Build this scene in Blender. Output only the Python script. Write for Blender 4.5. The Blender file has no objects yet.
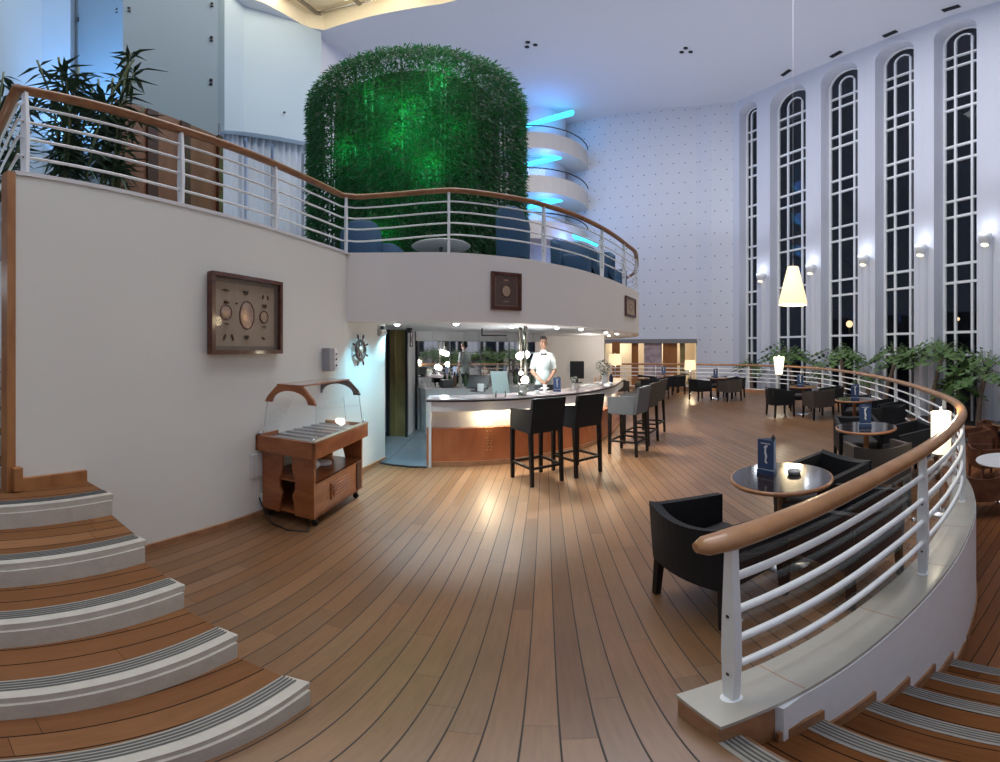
import bpy, bmesh, math, random
from mathutils import Vector, Matrix, noise
random.seed(7)
R = math.radians
sc = bpy.context.scene
col = sc.collection
H = 1.65                                    # eye height
def at(x, y, z=0.0):                        # a point of the photograph at a known height -> place in the hall
    a = (x - 500) / 400.0; r = (H - z) / math.tan((y - 350) / 400.0)
    return Vector((r * math.sin(a), r * math.cos(a), z))
def pol(x, r, z=0.0):                       # the same from bearing and distance
    a = (x - 500) / 400.0
    return Vector((r * math.sin(a), r * math.cos(a), z))
def zof(y, r): return H + r * math.tan((350 - y) / 400.0)

# ------------------------------------------------------------ node helpers
def mat(name, base=(.8, .8, .8), rough=.5, metal=0., emit=None, es=0., noise_amt=0., noise_scale=8., bump=0., bscale=60., spec=None, coat=0.):
    m = bpy.data.materials.new(name); m.use_nodes = True
    nt = m.node_tree; b = nt.nodes['Principled BSDF']
    b.inputs['Base Color'].default_value = (*base, 1); b.inputs['Roughness'].default_value = rough
    b.inputs['Metallic'].default_value = metal
    if spec is not None: b.inputs['Specular IOR Level'].default_value = spec
    if coat: b.inputs['Coat Weight'].default_value = coat; b.inputs['Coat Roughness'].default_value = .08
    if emit: b.inputs['Emission Color'].default_value = (*emit, 1); b.inputs['Emission Strength'].default_value = es
    tc = nt.nodes.new('ShaderNodeTexCoord')
    n = nt.nodes.new('ShaderNodeTexNoise'); n.inputs['Scale'].default_value = noise_scale; n.inputs['Detail'].default_value = 4
    nt.links.new(tc.outputs['Object'], n.inputs['Vector'])
    mx = nt.nodes.new('ShaderNodeMix'); mx.data_type = 'RGBA'
    k = noise_amt if noise_amt else .04
    mx.inputs[6].default_value = tuple(max(0, c * (1 - k)) for c in base) + (1,)
    mx.inputs[7].default_value = tuple(min(1, c * (1 + k)) for c in base) + (1,)
    nt.links.new(n.outputs['Fac'], mx.inputs[0]); nt.links.new(mx.outputs[2], b.inputs['Base Color'])
    if bump:
        n2 = nt.nodes.new('ShaderNodeTexNoise'); n2.inputs['Scale'].default_value = bscale
        nt.links.new(tc.outputs['Object'], n2.inputs['Vector'])
        bp = nt.nodes.new('ShaderNodeBump'); bp.inputs['Strength'].default_value = bump; bp.inputs['Distance'].default_value = .01
        nt.links.new(n2.outputs['Fac'], bp.inputs['Height']); nt.links.new(bp.outputs['Normal'], b.inputs['Normal'])
    return m
class NT:
    def __init__(s, m): s.nt = m.node_tree; s.b = s.nt.nodes['Principled BSDF']
    def n(s, t, **kw):
        nd = s.nt.nodes.new(t)
        for k, v in kw.items(): setattr(nd, k, v)
        return nd
    def l(s, a, b): s.nt.links.new(a, b)
    def mth(s, op, a, b=None, c=None):
        nd = s.nt.nodes.new('ShaderNodeMath'); nd.operation = op
        for i, v in enumerate((a, b, c)):
            if v is None: continue
            if isinstance(v, (int, float)): nd.inputs[i].default_value = v
            else: s.l(v, nd.inputs[i])
        return nd.outputs[0]
def planks(name, ang, w, off, length, cols, gap=.006, rough=.33, gapcol=(.02, .012, .008), spec=.5):
    """boards running along the bearing ang (radians from +Y), w wide; every board its own tone"""
    m = mat(name); t = NT(m); t.b.inputs['Specular IOR Level'].default_value = spec
    for nd in list(t.nt.nodes):
        if nd.type not in ('BSDF_PRINCIPLED', 'OUTPUT_MATERIAL'): t.nt.nodes.remove(nd)
    tc = t.n('ShaderNodeTexCoord'); sp = t.n('ShaderNodeSeparateXYZ'); t.l(tc.outputs['Object'], sp.inputs[0])
    X, Y = sp.outputs[0], sp.outputs[1]; ca, sa = math.cos(ang), math.sin(ang)
    u = t.mth('SUBTRACT', t.mth('MULTIPLY', X, ca), t.mth('MULTIPLY', Y, sa))
    v = t.mth('ADD', t.mth('MULTIPLY', X, sa), t.mth('MULTIPLY', Y, ca))
    uu = t.mth('DIVIDE', t.mth('SUBTRACT', u, off), w)
    row = t.mth('FLOOR', uu); fu = t.mth('FRACT', uu)
    wn = t.n('ShaderNodeTexWhiteNoise', noise_dimensions='1D'); t.l(row, wn.inputs['W'])
    vv = t.mth('ADD', t.mth('DIVIDE', v, length), t.mth('MULTIPLY', wn.outputs['Value'], 7.3))
    seg = t.mth('FLOOR', vv); fv = t.mth('FRACT', vv)
    cmb = t.n('ShaderNodeCombineXYZ'); t.l(row, cmb.inputs[0]); t.l(seg, cmb.inputs[1])
    wn2 = t.n('ShaderNodeTexWhiteNoise', noise_dimensions='2D'); t.l(cmb.outputs[0], wn2.inputs['Vector'])
    ramp = t.n('ShaderNodeValToRGB'); el = ramp.color_ramp.elements
    el[0].color = (*cols[0], 1); el[1].color = (*cols[-1], 1)
    for i, c in enumerate(cols[1:-1]):
        e = el.new((i + 1) / (len(cols) - 1)); e.color = (*c, 1)
    t.l(wn2.outputs['Value'], ramp.inputs[0])
    # grain stretched along the boards
    cg = t.n('ShaderNodeCombineXYZ'); t.l(t.mth('MULTIPLY', u, 60), cg.inputs[0]); t.l(t.mth('MULTIPLY', v, 5), cg.inputs[1])
    t.l(t.mth('MULTIPLY', wn2.outputs['Value'], 30), cg.inputs[2])
    g = t.n('ShaderNodeTexNoise'); g.inputs['Scale'].default_value = 1; g.inputs['Detail'].default_value = 5; t.l(cg.outputs[0], g.inputs['Vector'])
    big = t.n('ShaderNodeTexNoise'); big.inputs['Scale'].default_value = 1.3; big.inputs['Detail'].default_value = 3; t.l(tc.outputs['Object'], big.inputs['Vector'])
    f1 = t.mth('ADD', t.mth('MULTIPLY', g.outputs['Fac'], .5), t.mth('MULTIPLY', big.outputs['Fac'], .5))
    hs = t.n('ShaderNodeHueSaturation'); t.l(ramp.outputs[0], hs.inputs['Color'])
    t.l(t.mth('ADD', t.mth('MULTIPLY', f1, .9), .55), hs.inputs['Value'])
    eu = t.mth('MINIMUM', fu, t.mth('SUBTRACT', 1.0, fu)); isg = t.mth('LESS_THAN', eu, gap / w / 2)
    ev = t.mth('MINIMUM', fv, t.mth('SUBTRACT', 1.0, fv)); isv = t.mth('MULTIPLY', t.mth('LESS_THAN', ev, .0012 / length), .75)
    gg = t.mth('MAXIMUM', isg, isv)
    mx = t.n('ShaderNodeMix', data_type='RGBA'); t.l(gg, mx.inputs[0]); t.l(hs.outputs[0], mx.inputs[6]); mx.inputs[7].default_value = (*gapcol, 1)
    t.l(mx.outputs[2], t.b.inputs['Base Color'])
    t.l(t.mth('ADD', t.mth('ADD', rough - .1, t.mth('MULTIPLY', f1, .25)), t.mth('MULTIPLY', gg, .3)), t.b.inputs['Roughness'])
    bp = t.n('ShaderNodeBump'); bp.inputs['Strength'].default_value = .35; bp.inputs['Distance'].default_value = .004
    t.l(t.mth('SUBTRACT', t.mth('MULTIPLY', g.outputs['Fac'], .3), gg), bp.inputs['Height']); t.l(bp.outputs[0], t.b.inputs['Normal'])
    return m
def woodm(name, a, b, rough=.35, scale=(3, 3, 30), coat=0.):
    m = mat(name, a, rough, coat=coat); t = NT(m)
    tc = t.n('ShaderNodeTexCoord'); mp = t.n('ShaderNodeMapping'); mp.inputs['Scale'].default_value = scale; t.l(tc.outputs['Object'], mp.inputs[0])
    n = t.n('ShaderNodeTexNoise'); n.inputs['Scale'].default_value = 1.2; n.inputs['Detail'].default_value = 5; n.inputs['Distortion'].default_value = .6
    t.l(mp.outputs[0], n.inputs['Vector'])
    r = t.n('ShaderNodeValToRGB'); r.color_ramp.elements[0].position = .32; r.color_ramp.elements[1].position = .68
    r.color_ramp.elements[0].color = (*a, 1); r.color_ramp.elements[1].color = (*b, 1)
    t.l(n.outputs['Fac'], r.inputs[0]); t.l(r.outputs[0], t.b.inputs['Base Color'])
    return m
def wicker(name, a, b):
    m = mat(name, a, .55, spec=.18); t = NT(m)
    tc = t.n('ShaderNodeTexCoord'); sp = t.n('ShaderNodeSeparateXYZ'); t.l(tc.outputs['Object'], sp.inputs[0])
    s = t.mth('ADD', sp.outputs[0], sp.outputs[1]); Z = sp.outputs[2]
    wu = t.mth('SINE', t.mth('MULTIPLY', s, 2 * math.pi / .022)); wv = t.mth('SINE', t.mth('MULTIPLY', Z, 2 * math.pi / .016))
    wgt = t.mth('MULTIPLY', wu, wv)
    mr = t.mth('ADD', t.mth('MULTIPLY', wgt, .5), .5)
    mx = t.n('ShaderNodeMix', data_type='RGBA'); t.l(mr, mx.inputs[0]); mx.inputs[6].default_value = (*a, 1); mx.inputs[7].default_value = (*b, 1)
    t.l(mx.outputs[2], t.b.inputs['Base Color'])
    bp = t.n('ShaderNodeBump'); bp.inputs['Strength'].default_value = .3; bp.inputs['Distance'].default_value = .003
    t.l(wgt, bp.inputs['Height']); t.l(bp.outputs[0], t.b.inputs['Normal'])
    return m
def glassm(name, tint=(1, 1, 1), refl=1.0, ior=1.45):
    m = bpy.data.materials.new(name); m.use_nodes = True; nt = m.node_tree; nt.nodes.clear()
    o = nt.nodes.new('ShaderNodeOutputMaterial'); tr = nt.nodes.new('ShaderNodeBsdfTransparent'); tr.inputs[0].default_value = (*tint, 1)
    gl = nt.nodes.new('ShaderNodeBsdfGlossy'); gl.inputs['Roughness'].default_value = .02; gl.inputs['Color'].default_value = (refl, refl, refl, 1)
    fr = nt.nodes.new('ShaderNodeFresnel'); ge = nt.nodes.new('ShaderNodeNewGeometry'); im = nt.nodes.new('ShaderNodeMix'); im.inputs[2].default_value = ior; im.inputs[3].default_value = 1 / ior; nt.links.new(ge.outputs['Backfacing'], im.inputs[0]); nt.links.new(im.outputs[0], fr.inputs[0])
    mx = nt.nodes.new('ShaderNodeMixShader'); nt.links.new(fr.outputs[0], mx.inputs[0]); nt.links.new(tr.outputs[0], mx.inputs[1]); nt.links.new(gl.outputs[0], mx.inputs[2])
    nt.links.new(mx.outputs[0], o.inputs[0]); return m
def dotted(name, base, dot, sp_, rad, rough=.7, axis='XZ'):
    m = mat(name, base, rough); t = NT(m)
    tc = t.n('ShaderNodeTexCoord'); sp = t.n('ShaderNodeSeparateXYZ'); t.l(tc.outputs['UV'], sp.inputs[0])
    a = t.mth('DIVIDE', sp.outputs[0], sp_); b = t.mth('DIVIDE', sp.outputs[1], sp_)
    row = t.mth('FLOOR', b); a2 = t.mth('ADD', a, t.mth('MULTIPLY', t.mth('MODULO', row, 2.0), .5))
    fa = t.mth('SUBTRACT', t.mth('FRACT', a2), .5); fb = t.mth('SUBTRACT', t.mth('FRACT', b), .5)
    d = t.mth('SQRT', t.mth('ADD', t.mth('MULTIPLY', fa, fa), t.mth('MULTIPLY', fb, fb)))
    k = t.mth('LESS_THAN', d, rad / sp_)
    mx = t.n('ShaderNodeMix', data_type='RGBA'); t.l(k, mx.inputs[0]); mx.inputs[6].default_value = (*base, 1); mx.inputs[7].default_value = (*dot, 1)
    t.l(mx.outputs[2], t.b.inputs['Base Color']); return m

# ------------------------------------------------------------ mesh builder
class MB:
    def __init__(s): s.v = []; s.f = []; s.mi = []; s.sm = []; s.uv = {}
    def add(s, vs, fs, mi=0, smooth=False):
        o = len(s.v); s.v += [tuple(p) for p in vs]
        for f in fs: s.f.append([i + o for i in f]); s.mi.append(mi); s.sm.append(smooth)
        return s
    def box(s, c, d, rz=0., mi=0, M=None):
        x, y, z = d[0] / 2, d[1] / 2, d[2] / 2
        vs = [Vector((a * x, b * y, e * z)) for e in (-1, 1) for b in (-1, 1) for a in (-1, 1)]
        m = M if M is not None else Matrix.Rotation(rz, 3, 'Z')
        vs = [m @ p + Vector(c) for p in vs]
        return s.add(vs, [(0, 2, 3, 1), (4, 5, 7, 6), (0, 1, 5, 4), (2, 6, 7, 3), (0, 4, 6, 2), (1, 3, 7, 5)], mi)
    def rbox(s, c, d, r=.01, rz=0., mi=0, M=None, seg=2):
        bm = bmesh.new(); bmesh.ops.create_cube(bm, size=1)
        for v in bm.verts: v.co = Vector((v.co.x * d[0], v.co.y * d[1], v.co.z * d[2]))
        bmesh.ops.bevel(bm, geom=bm.edges[:], offset=min(r, min(d) * .45), segments=seg, affect='EDGES', profile=.5)
        m = M if M is not None else Matrix.Rotation(rz, 3, 'Z')
        vs = [m @ v.co + Vector(c) for v in bm.verts]; fs = [[v.index for v in f.verts] for f in bm.faces]
        bm.free(); return s.add(vs, fs, mi)
    def prism(s, poly, z0, z1, mi=0, smooth=False):
        n = len(poly); zz = lambda z, i: z[i] if isinstance(z, (list, tuple)) else z
        vs = [(p[0], p[1], zz(z0, i)) for i, p in enumerate(poly)] + [(p[0], p[1], zz(z1, i)) for i, p in enumerate(poly)]
        ar = sum(poly[i][0] * poly[(i + 1) % n][1] - poly[(i + 1) % n][0] * poly[i][1] for i in range(n))
        fs = [list(range(n))[::-1], list(range(n, 2 * n))] + [(i, (i + 1) % n, n + (i + 1) % n, n + i) for i in range(n)]
        if ar < 0: fs = [f[::-1] for f in map(list, fs)]
        return s.add(vs, fs, mi, smooth)
    def lathe(s, prof, c=(0, 0, 0), seg=24, mi=0, smooth=True, caps=True, M=None):
        vs = []; n = len(prof); m = M or Matrix.Identity(3)
        for k in range(seg):
            a = 2 * math.pi * k / seg
            for r, z in prof: vs.append(m @ Vector((r * math.cos(a), r * math.sin(a), z)) + Vector(c))
        fs = []
        for k in range(seg):
            k2 = (k + 1) % seg
            for j in range(n - 1): fs.append((k * n + j, k2 * n + j, k2 * n + j + 1, k * n + j + 1))
        s.add(vs, fs, mi, smooth)
        if caps:
            o = len(s.v) - len(vs)
            if prof[0][0] > 1e-4: s.f.append([o + k * n for k in range(seg)][::-1]); s.mi.append(mi); s.sm.append(False)
            if prof[-1][0] > 1e-4: s.f.append([o + k * n + n - 1 for k in range(seg)]); s.mi.append(mi); s.sm.append(False)
        return s
    def tube(s, path, r, seg=10, mi=0, closed=False, sx=1., sz=1., caps=True):
        P = [Vector(p) for p in path]; n = len(P); vs = []; up0 = Vector((0, 0, 1))
        for i, p in enumerate(P):
            a = P[i - 1] if i > 0 else (P[-1] if closed else P[0]); b = P[i + 1] if i < n - 1 else (P[0] if closed else P[-1])
            t = (b - a).normalized(); up = up0 if abs(t.z) < .95 else Vector((0, 1, 0))
            x = t.cross(up).normalized(); y = x.cross(t).normalized()
            rr = r[i] if isinstance(r, (list, tuple)) else r
            for k in range(seg):
                q = 2 * math.pi * k / seg
                vs.append(p + x * math.cos(q) * rr * sx + y * math.sin(q) * rr * sz)
        fs = []
        for i in range(n if closed else n - 1):
            j = (i + 1) % n
            for k in range(seg): k2 = (k + 1) % seg; fs.append((i * seg + k, i * seg + k2, j * seg + k2, j * seg + k))
        s.add(vs, fs, mi, True); o = len(s.v) - len(vs)
        if caps and not closed:
            s.f.append([o + k for k in range(seg)][::-1]); s.mi.append(mi); s.sm.append(False)
            s.f.append([o + (n - 1) * seg + k for k in range(seg)]); s.mi.append(mi); s.sm.append(False)
        return s
    def strip(s, A, B, mi=0, smooth=False):         # surface between two polylines
        n = len(A); return s.add(list(A) + list(B), [(i, i + 1, n + i + 1, n + i) for i in range(n - 1)], mi, smooth)
    def ribbon(s, path, w0, w1, z0, z1, mi=0):      # a wall of plan path, from offset w0 to w1, from z0 to z1
        A = offs(path, w0); B = offs(path, w1); n = len(A)
        g = lambda z, i: z[i] if isinstance(z, (list, tuple)) else z
        vs = [(A[i][0], A[i][1], g(z0, i)) for i in range(n)] + [(A[i][0], A[i][1], g(z1, i)) for i in range(n)] + \
             [(B[i][0], B[i][1], g(z0, i)) for i in range(n)] + [(B[i][0], B[i][1], g(z1, i)) for i in range(n)]
        fs = []
        for i in range(n - 1):
            fs += [(i, i + 1, n + i + 1, n + i), (2 * n + i + 1, 2 * n + i, 3 * n + i, 3 * n + i + 1),
                   (n + i, n + i + 1, 3 * n + i + 1, 3 * n + i), (i + 1, i, 2 * n + i, 2 * n + i + 1)]
        fs += [(0, n, 3 * n, 2 * n), (n - 1, 3 * n - 1, 4 * n - 1, 2 * n - 1)]
        return s.add(vs, fs, mi)
    def sph(s, c, r, seg=12, rings=8, mi=0, M=None):
        rr = r if isinstance(r, (tuple, list)) else (r, r, r); m = M or Matrix.Identity(3)
        prof = [(math.sin(math.pi * k / rings), -math.cos(math.pi * k / rings)) for k in range(rings + 1)]
        vs = []; n = rings + 1
        for k in range(seg):
            a = 2 * math.pi * k / seg
            for p, z in prof: vs.append(m @ Vector((p * math.cos(a) * rr[0], p * math.sin(a) * rr[1], z * rr[2])) + Vector(c))
        fs = [(k * n + j, ((k + 1) % seg) * n + j, ((k + 1) % seg) * n + j + 1, k * n + j + 1) for k in range(seg) for j in range(rings)]
        return s.add(vs, fs, mi, True)
    def build(s, name, mats, parent=None, loc=None, fix=True):
        me = bpy.data.meshes.new(name); me.from_pydata(s.v, [], s.f)
        if not isinstance(mats, (list, tuple)): mats = [mats]
        for m in mats: me.materials.append(m)
        me.polygons.foreach_set('material_index', s.mi); me.polygons.foreach_set('use_smooth', s.sm)
        if fix:
            bm = bmesh.new(); bm.from_mesh(me)
            if len(bm.verts) < 60000:
                bmesh.ops.remove_doubles(bm, verts=bm.verts, dist=1e-5); bmesh.ops.recalc_face_normals(bm, faces=bm.faces)
            bm.to_mesh(me); bm.free()
        me.update(); o = bpy.data.objects.new(name, me); col.objects.link(o)
        if loc is not None: o.location = loc
        if parent is not None: o.parent = parent
        return o
def offs(path, d):
    """plan polyline moved sideways by d (positive = left of travel)"""
    P = [Vector((p[0], p[1])) for p in path]; out = []
    for i, p in enumerate(P):
        a = P[max(i - 1, 0)]; b = P[min(i + 1, len(P) - 1)]; t = (b - a).normalized()
        out.append((p.x - t.y * d, p.y + t.x * d))
    return out
def cat(pts, k=6):
    """smooth curve through points"""
    P = [Vector(p) for p in pts]; out = []
    for i in range(len(P) - 1):
        p0 = P[i - 1] if i else P[0] * 2 - P[1]; p1 = P[i]; p2 = P[i + 1]; p3 = P[i + 2] if i + 2 < len(P) else P[-1] * 2 - P[-2]
        for j in range(k):
            t = j / k
            out.append(.5 * ((2 * p1) + (p2 - p0) * t + (2 * p0 - 5 * p1 + 4 * p2 - p3) * t * t + (3 * p1 - p0 - 3 * p2 + p3) * t ** 3))
    out.append(P[-1]); return out
def tag(o, label=None, cat_=None, group=None, kind=None):
    if label: o['label'] = label
    if cat_: o['category'] = cat_
    if group: o['group'] = group
    if kind: o['kind'] = kind
    return o
def empty(name, loc, rz=0., label=None, cat_=None, group=None, kind=None):
    o = bpy.data.objects.new(name, None); col.objects.link(o); o.location = loc; o.rotation_euler = (0, 0, rz)
    o.empty_display_size = .1
    return tag(o, label, cat_, group, kind)
def dup(root, loc, rz, label=None, group=None, scale=None):
    r = root.copy(); col.objects.link(r); r.location = loc; r.rotation_euler = (0, 0, rz)
    if scale: r.scale = (scale,) * 3
    if label: r['label'] = label
    if group: r['group'] = group
    for ch in list(root.children):
        c = ch.copy(); col.objects.link(c); c.parent = r
        for g in ch.children:
            d = g.copy(); col.objects.link(d); d.parent = c
    return r
def struct(name, mb, m, parent=None, **kw):
    o = mb.build(name, m, parent, **kw)
    if parent is None: o['kind'] = 'structure'
    return o
def lerp(a, b, t): return a + (b - a) * t
def along(path, d):
    """point and direction at arc length d on a 3-D or plan path"""
    for i in range(len(path) - 1):
        a, b = Vector(path[i]), Vector(path[i + 1]); L = (b - a).length
        if d <= L or i == len(path) - 2: return a + (b - a) * (d / L), (b - a).normalized()
        d -= L
def plen(path): return sum((Vector(path[i + 1]) - Vector(path[i])).length for i in range(len(path) - 1))
def at_bearing(path, x):
    """where a plan path crosses the bearing of photo column x"""
    a = (x - 500) / 400.0; s, c = math.sin(a), math.cos(a)
    for i in range(len(path) - 1):
        p, q = path[i], path[i + 1]; f0 = p[0] * c - p[1] * s; f1 = q[0] * c - q[1] * s
        if f0 * f1 <= 0 and (p[0] * s + p[1] * c) > 0:
            t = f0 / (f0 - f1) if f0 != f1 else 0; return Vector((lerp(p[0], q[0], t), lerp(p[1], q[1], t))), Vector((q[0] - p[0], q[1] - p[1])).normalized()
    return None, None

# ------------------------------------------------------------ materials
M = {}
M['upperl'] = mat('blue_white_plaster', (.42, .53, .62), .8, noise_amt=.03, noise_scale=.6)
M['nose2'] = mat('worn_grey_nosing', (.30, .275, .24), .6, noise_amt=.2, noise_scale=14)
M['white'] = mat('white_plaster', (.70, .69, .70), .75, noise_amt=.03, noise_scale=1.5)
M['upper'] = mat('lilac_white_plaster', (.68, .70, .78), .8, noise_amt=.03, noise_scale=.6)
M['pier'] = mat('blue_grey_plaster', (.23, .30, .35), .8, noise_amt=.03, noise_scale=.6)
M['dots'] = dotted('white_wall_with_small_studs', (.68, .70, .76), (.14, .15, .19), .62, .035)
M['gallery'] = mat('gallery_plaster', (.74, .73, .68), .7, noise_amt=.03, noise_scale=1.2)
M['fascia'] = mat('balcony_plaster', (.80, .755, .72), .7, noise_amt=.03, noise_scale=1.2)
M['ceil'] = mat('ceiling_paint', (.66, .67, .72), .85, noise_amt=.02, noise_scale=.5)
M['soffit'] = mat('soffit_paint', (.78, .78, .78), .7)
M['deck'] = planks('teak_deck', .1134, .110, .042, 1.5, [(.145, .070, .030), (.18, .090, .040), (.205, .104, .048), (.17, .092, .046), (.23, .122, .060), (.19, .090, .038)], gap=.006, spec=.6, rough=.30)
M['tread'] = planks('teak_treads', .18, .105, .03, 1.1, [(.15, .060, .020), (.23, .105, .042), (.18, .075, .030), (.27, .125, .055)], gap=.006, spec=.15, rough=.5)
M['tread2'] = planks('teak_lower_treads', .03, .115, .03, 1.1, [(.14, .050, .016), (.20, .080, .028), (.17, .065, .022), (.23, .095, .036)], gap=.006, spec=.05, rough=.6)
M['deck2'] = planks('teak_lower_deck', 1.5, .12, .0, 1.6, [(.15, .052, .018), (.22, .085, .03), (.18, .065, .024), (.26, .105, .04)], gap=.008, spec=.2, rough=.45)
M['rail'] = woodm('oiled_handrail_wood', (.30, .135, .05), (.42, .21, .09), .32, (6, 6, 6), coat=.3)
M['railg'] = woodm('gallery_handrail_wood', (.26, .11, .045), (.36, .17, .075), .4, (6, 6, 6))
M['trimw'] = woodm('wood_trim', (.30, .12, .04), (.42, .19, .07), .4, (8, 8, 3))
M['skirt'] = woodm('wood_skirting', (.28, .13, .06), (.40, .20, .10), .4, (8, 8, 8))
M['wpaint'] = mat('white_rail_paint', (.86, .88, .90), .35)
M['marble'] = mat('cream_marble', (.47, .44, .385), .22, noise_amt=.12, noise_scale=5)
M['stone'] = mat('pale_step_stone', (.50, .46, .40), .6, noise_amt=.18, noise_scale=14, bump=.2)
M['groove'] = mat('dark_grip_strip', (.09, .088, .085), .8)
M['darkgrip'] = mat('grip_band', (.34, .32, .28), .8)
M['wick'] = wicker('dark_wicker', (.006, .007, .009), (.026, .027, .031))
M['wick2'] = wicker('brown_wicker', (.035, .03, .026), (.13, .11, .095))
M['wick3'] = wicker('grey_wicker', (.06, .07, .08), (.22, .24, .26))
M['legb'] = mat('black_leg_paint', (.012, .010, .010), .45, spec=.25)
M['cush'] = mat('charcoal_cushion', (.05, .045, .045), .85, noise_amt=.2, noise_scale=60, bump=.2, bscale=200)
M['cushl'] = mat('grey_cushion', (.30, .29, .27), .85, noise_amt=.2, noise_scale=60)
M['ttop'] = mat('smoked_glass_tabletop', (.022, .014, .012), .11, coat=.5)
M['tedge'] = woodm('table_edge_wood', (.30, .12, .05), (.42, .19, .08), .3, (8, 8, 8), coat=.3)
M['steel'] = mat('brushed_steel', (.62, .62, .64), .25, metal=1.)
M['chrome'] = mat('chrome', (.8, .8, .82), .08, metal=1.)
M['cherry'] = woodm('cherry_panel', (.30, .085, .03), (.44, .15, .06), .22, (3, 3, 1.2), coat=.25)
M['cart'] = woodm('cart_wood', (.26, .075, .022), (.38, .13, .042), .3, (4, 4, 10), coat=.2)
M['cartd'] = mat('dark_wood', (.06, .02, .012), .4)
M['ctop'] = mat('counter_laminate', (.62, .53, .54), .14, noise_amt=.06, noise_scale=20, coat=.2)
M['wlam'] = mat('white_laminate', (.66, .66, .66), .3)
M['tile'] = mat('grey_floor_tile', (.20, .23, .26), .22, noise_amt=.15, noise_scale=3)
M['bronze'] = woodm('bronze_door_leaf', (.20, .15, .055), (.34, .26, .11), .35, (3, 3, 1.5))
M['dark'] = mat('dark_metal', (.04, .04, .045), .4, metal=.6)
M['black'] = mat('black_plastic', (.012, .012, .014), .35)
M['glass'] = glassm('clear_glass', (.97, .98, .99))
M['wglass'] = glassm('window_glass', (.55, .6, .7), .55, 1.4)
M['fglass'] = glassm('picture_glass', (.95, .95, .95), .35, 1.4)
M['mirror'] = mat('bar_mirror', (.86, .85, .86), .03, metal=1.)
M['blue'] = mat('blue_upholstery', (.025, .075, .15), .8, noise_amt=.15, noise_scale=40)
M['card'] = mat('navy_card', (.035, .07, .17), .3)
M['cardside'] = mat('pale_blue_card', (.28, .36, .50), .4)
M['paper'] = mat('white_paper', (.8, .8, .8), .6)
M['fwood'] = woodm('mahogany_frame', (.07, .018, .012), (.13, .04, .022), .25, (20, 20, 20), coat=.3)
M['linen'] = mat('tan_linen_mount', (.42, .33, .24), .7, noise_amt=.12, noise_scale=90)
M['shell'] = mat('shell', (.42, .30, .20), .4, noise_amt=.5, noise_scale=60)
M['shelld'] = mat('dark_specimen', (.09, .055, .03), .5, noise_amt=.5, noise_scale=60)
M['copper'] = mat('mother_of_pearl', (.50, .34, .26), .25, metal=.6, noise_amt=.5, noise_scale=40)
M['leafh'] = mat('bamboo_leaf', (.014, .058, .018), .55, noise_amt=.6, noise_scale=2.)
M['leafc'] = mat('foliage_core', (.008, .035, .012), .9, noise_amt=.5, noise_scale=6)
M['leafp'] = mat('palm_leaf', (.035, .075, .04), .4, noise_amt=.35, noise_scale=5)
M['leafm'] = mat('philodendron_leaf', (.07, .135, .03), .38, noise_amt=.4, noise_scale=4)
M['trunk'] = mat('plant_trunk', (.24, .17, .13), .85, noise_amt=.4, noise_scale=30, bump=.5)
M['stemg'] = mat('green_stem', (.13, .17, .07), .6)
M['soil'] = mat('planter_soil', (.05, .035, .028), .95, noise_amt=.5, noise_scale=30, bump=.6)
M['night'] = mat('night_ground', (.02, .025, .035), .9)
M['skin'] = mat('skin', (.36, .20, .135), .5, noise_amt=.06, noise_scale=20)
M['hair'] = mat('black_hair', (.012, .009, .008), .6)
M['shirt'] = mat('white_shirt_cloth', (.50, .55, .56), .8, bump=.1, bscale=30)
M['vest'] = mat('pale_grey_green_waistcoat', (.42, .50, .50), .8)
M['petal'] = mat('white_petal', (.80, .80, .76), .6)
def emis(name, c, s, base=(.8, .8, .8)): return mat(name, base, .5, emit=c, es=s)
M['neon'] = emis('cyan_neon', (.05, .62, 1.), 2.0, (.1, .6, .8))
M['shade'] = emis('glowing_cream_lampshade', (1., .78, .45), 1.0, (.8, .7, .5))
M['shadeT'] = emis('glowing_white_lampshade', (1., .90, .66), 1.6, (.8, .75, .6))
M['bulb'] = emis('bulb', (1., .95, .85), 12.)
M['dl'] = emis('downlight_lens', (.9, .97, 1.), 14.)
M['dlw'] = emis('warm_light_lens', (1., .85, .6), 14.)
M['cream'] = mat('cream_skylight_paint', (.85, .76, .58), .7)
M['street'] = emis('street_lamp', (1., .62, .3), 2.5)
M['neonblue'] = emis('blue_sign_light', (.05, .2, 1.), 4.)
# ============================================================ THE SETTING
ZC = 16.0; ZG = 2.87; ZS = 2.03; ZL = -.96
# plan of the deck's rail, from the near newel round the far end
railpts = [(.693, 1.064, 1.0), (.93, 1.08, 1.005), (1.194, 1.10, 1.01), (1.586, 1.134, 1.02), (2.10, 1.184, 1.03), (2.65, 1.275, 1.04), (3.30, 1.46, 1.045),
           (3.92, 1.77, 1.05), (4.53, 2.23, 1.05), (5.46, 3.13, 1.05), (6.25, 4.0, 1.05), (7.21, 5.20, 1.05), (8.37, 6.99, 1.05), (9.2, 8.8, 1.05),
           (9.55, 10.5, 1.05), (9.45, 11.9, 1.05), (8.95, 13.25, 1.05), (7.9, 14.55, 1.05), (6.9, 15.4, 1.05), (5.83, 16.0, 1.05), (4.3, 16.6, 1.05), (2.6, 16.9, 1.05)]
rail = cat(railpts, 6); railp = [(p.x, p.y) for p in rail]
# windows' wall plan
def wx(y): return 12.05 - .018 * (y - 9.7) ** 2
wwall = [(wx(y), y) for y in [17.3 - .3 * i for i in range(90)]]
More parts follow.
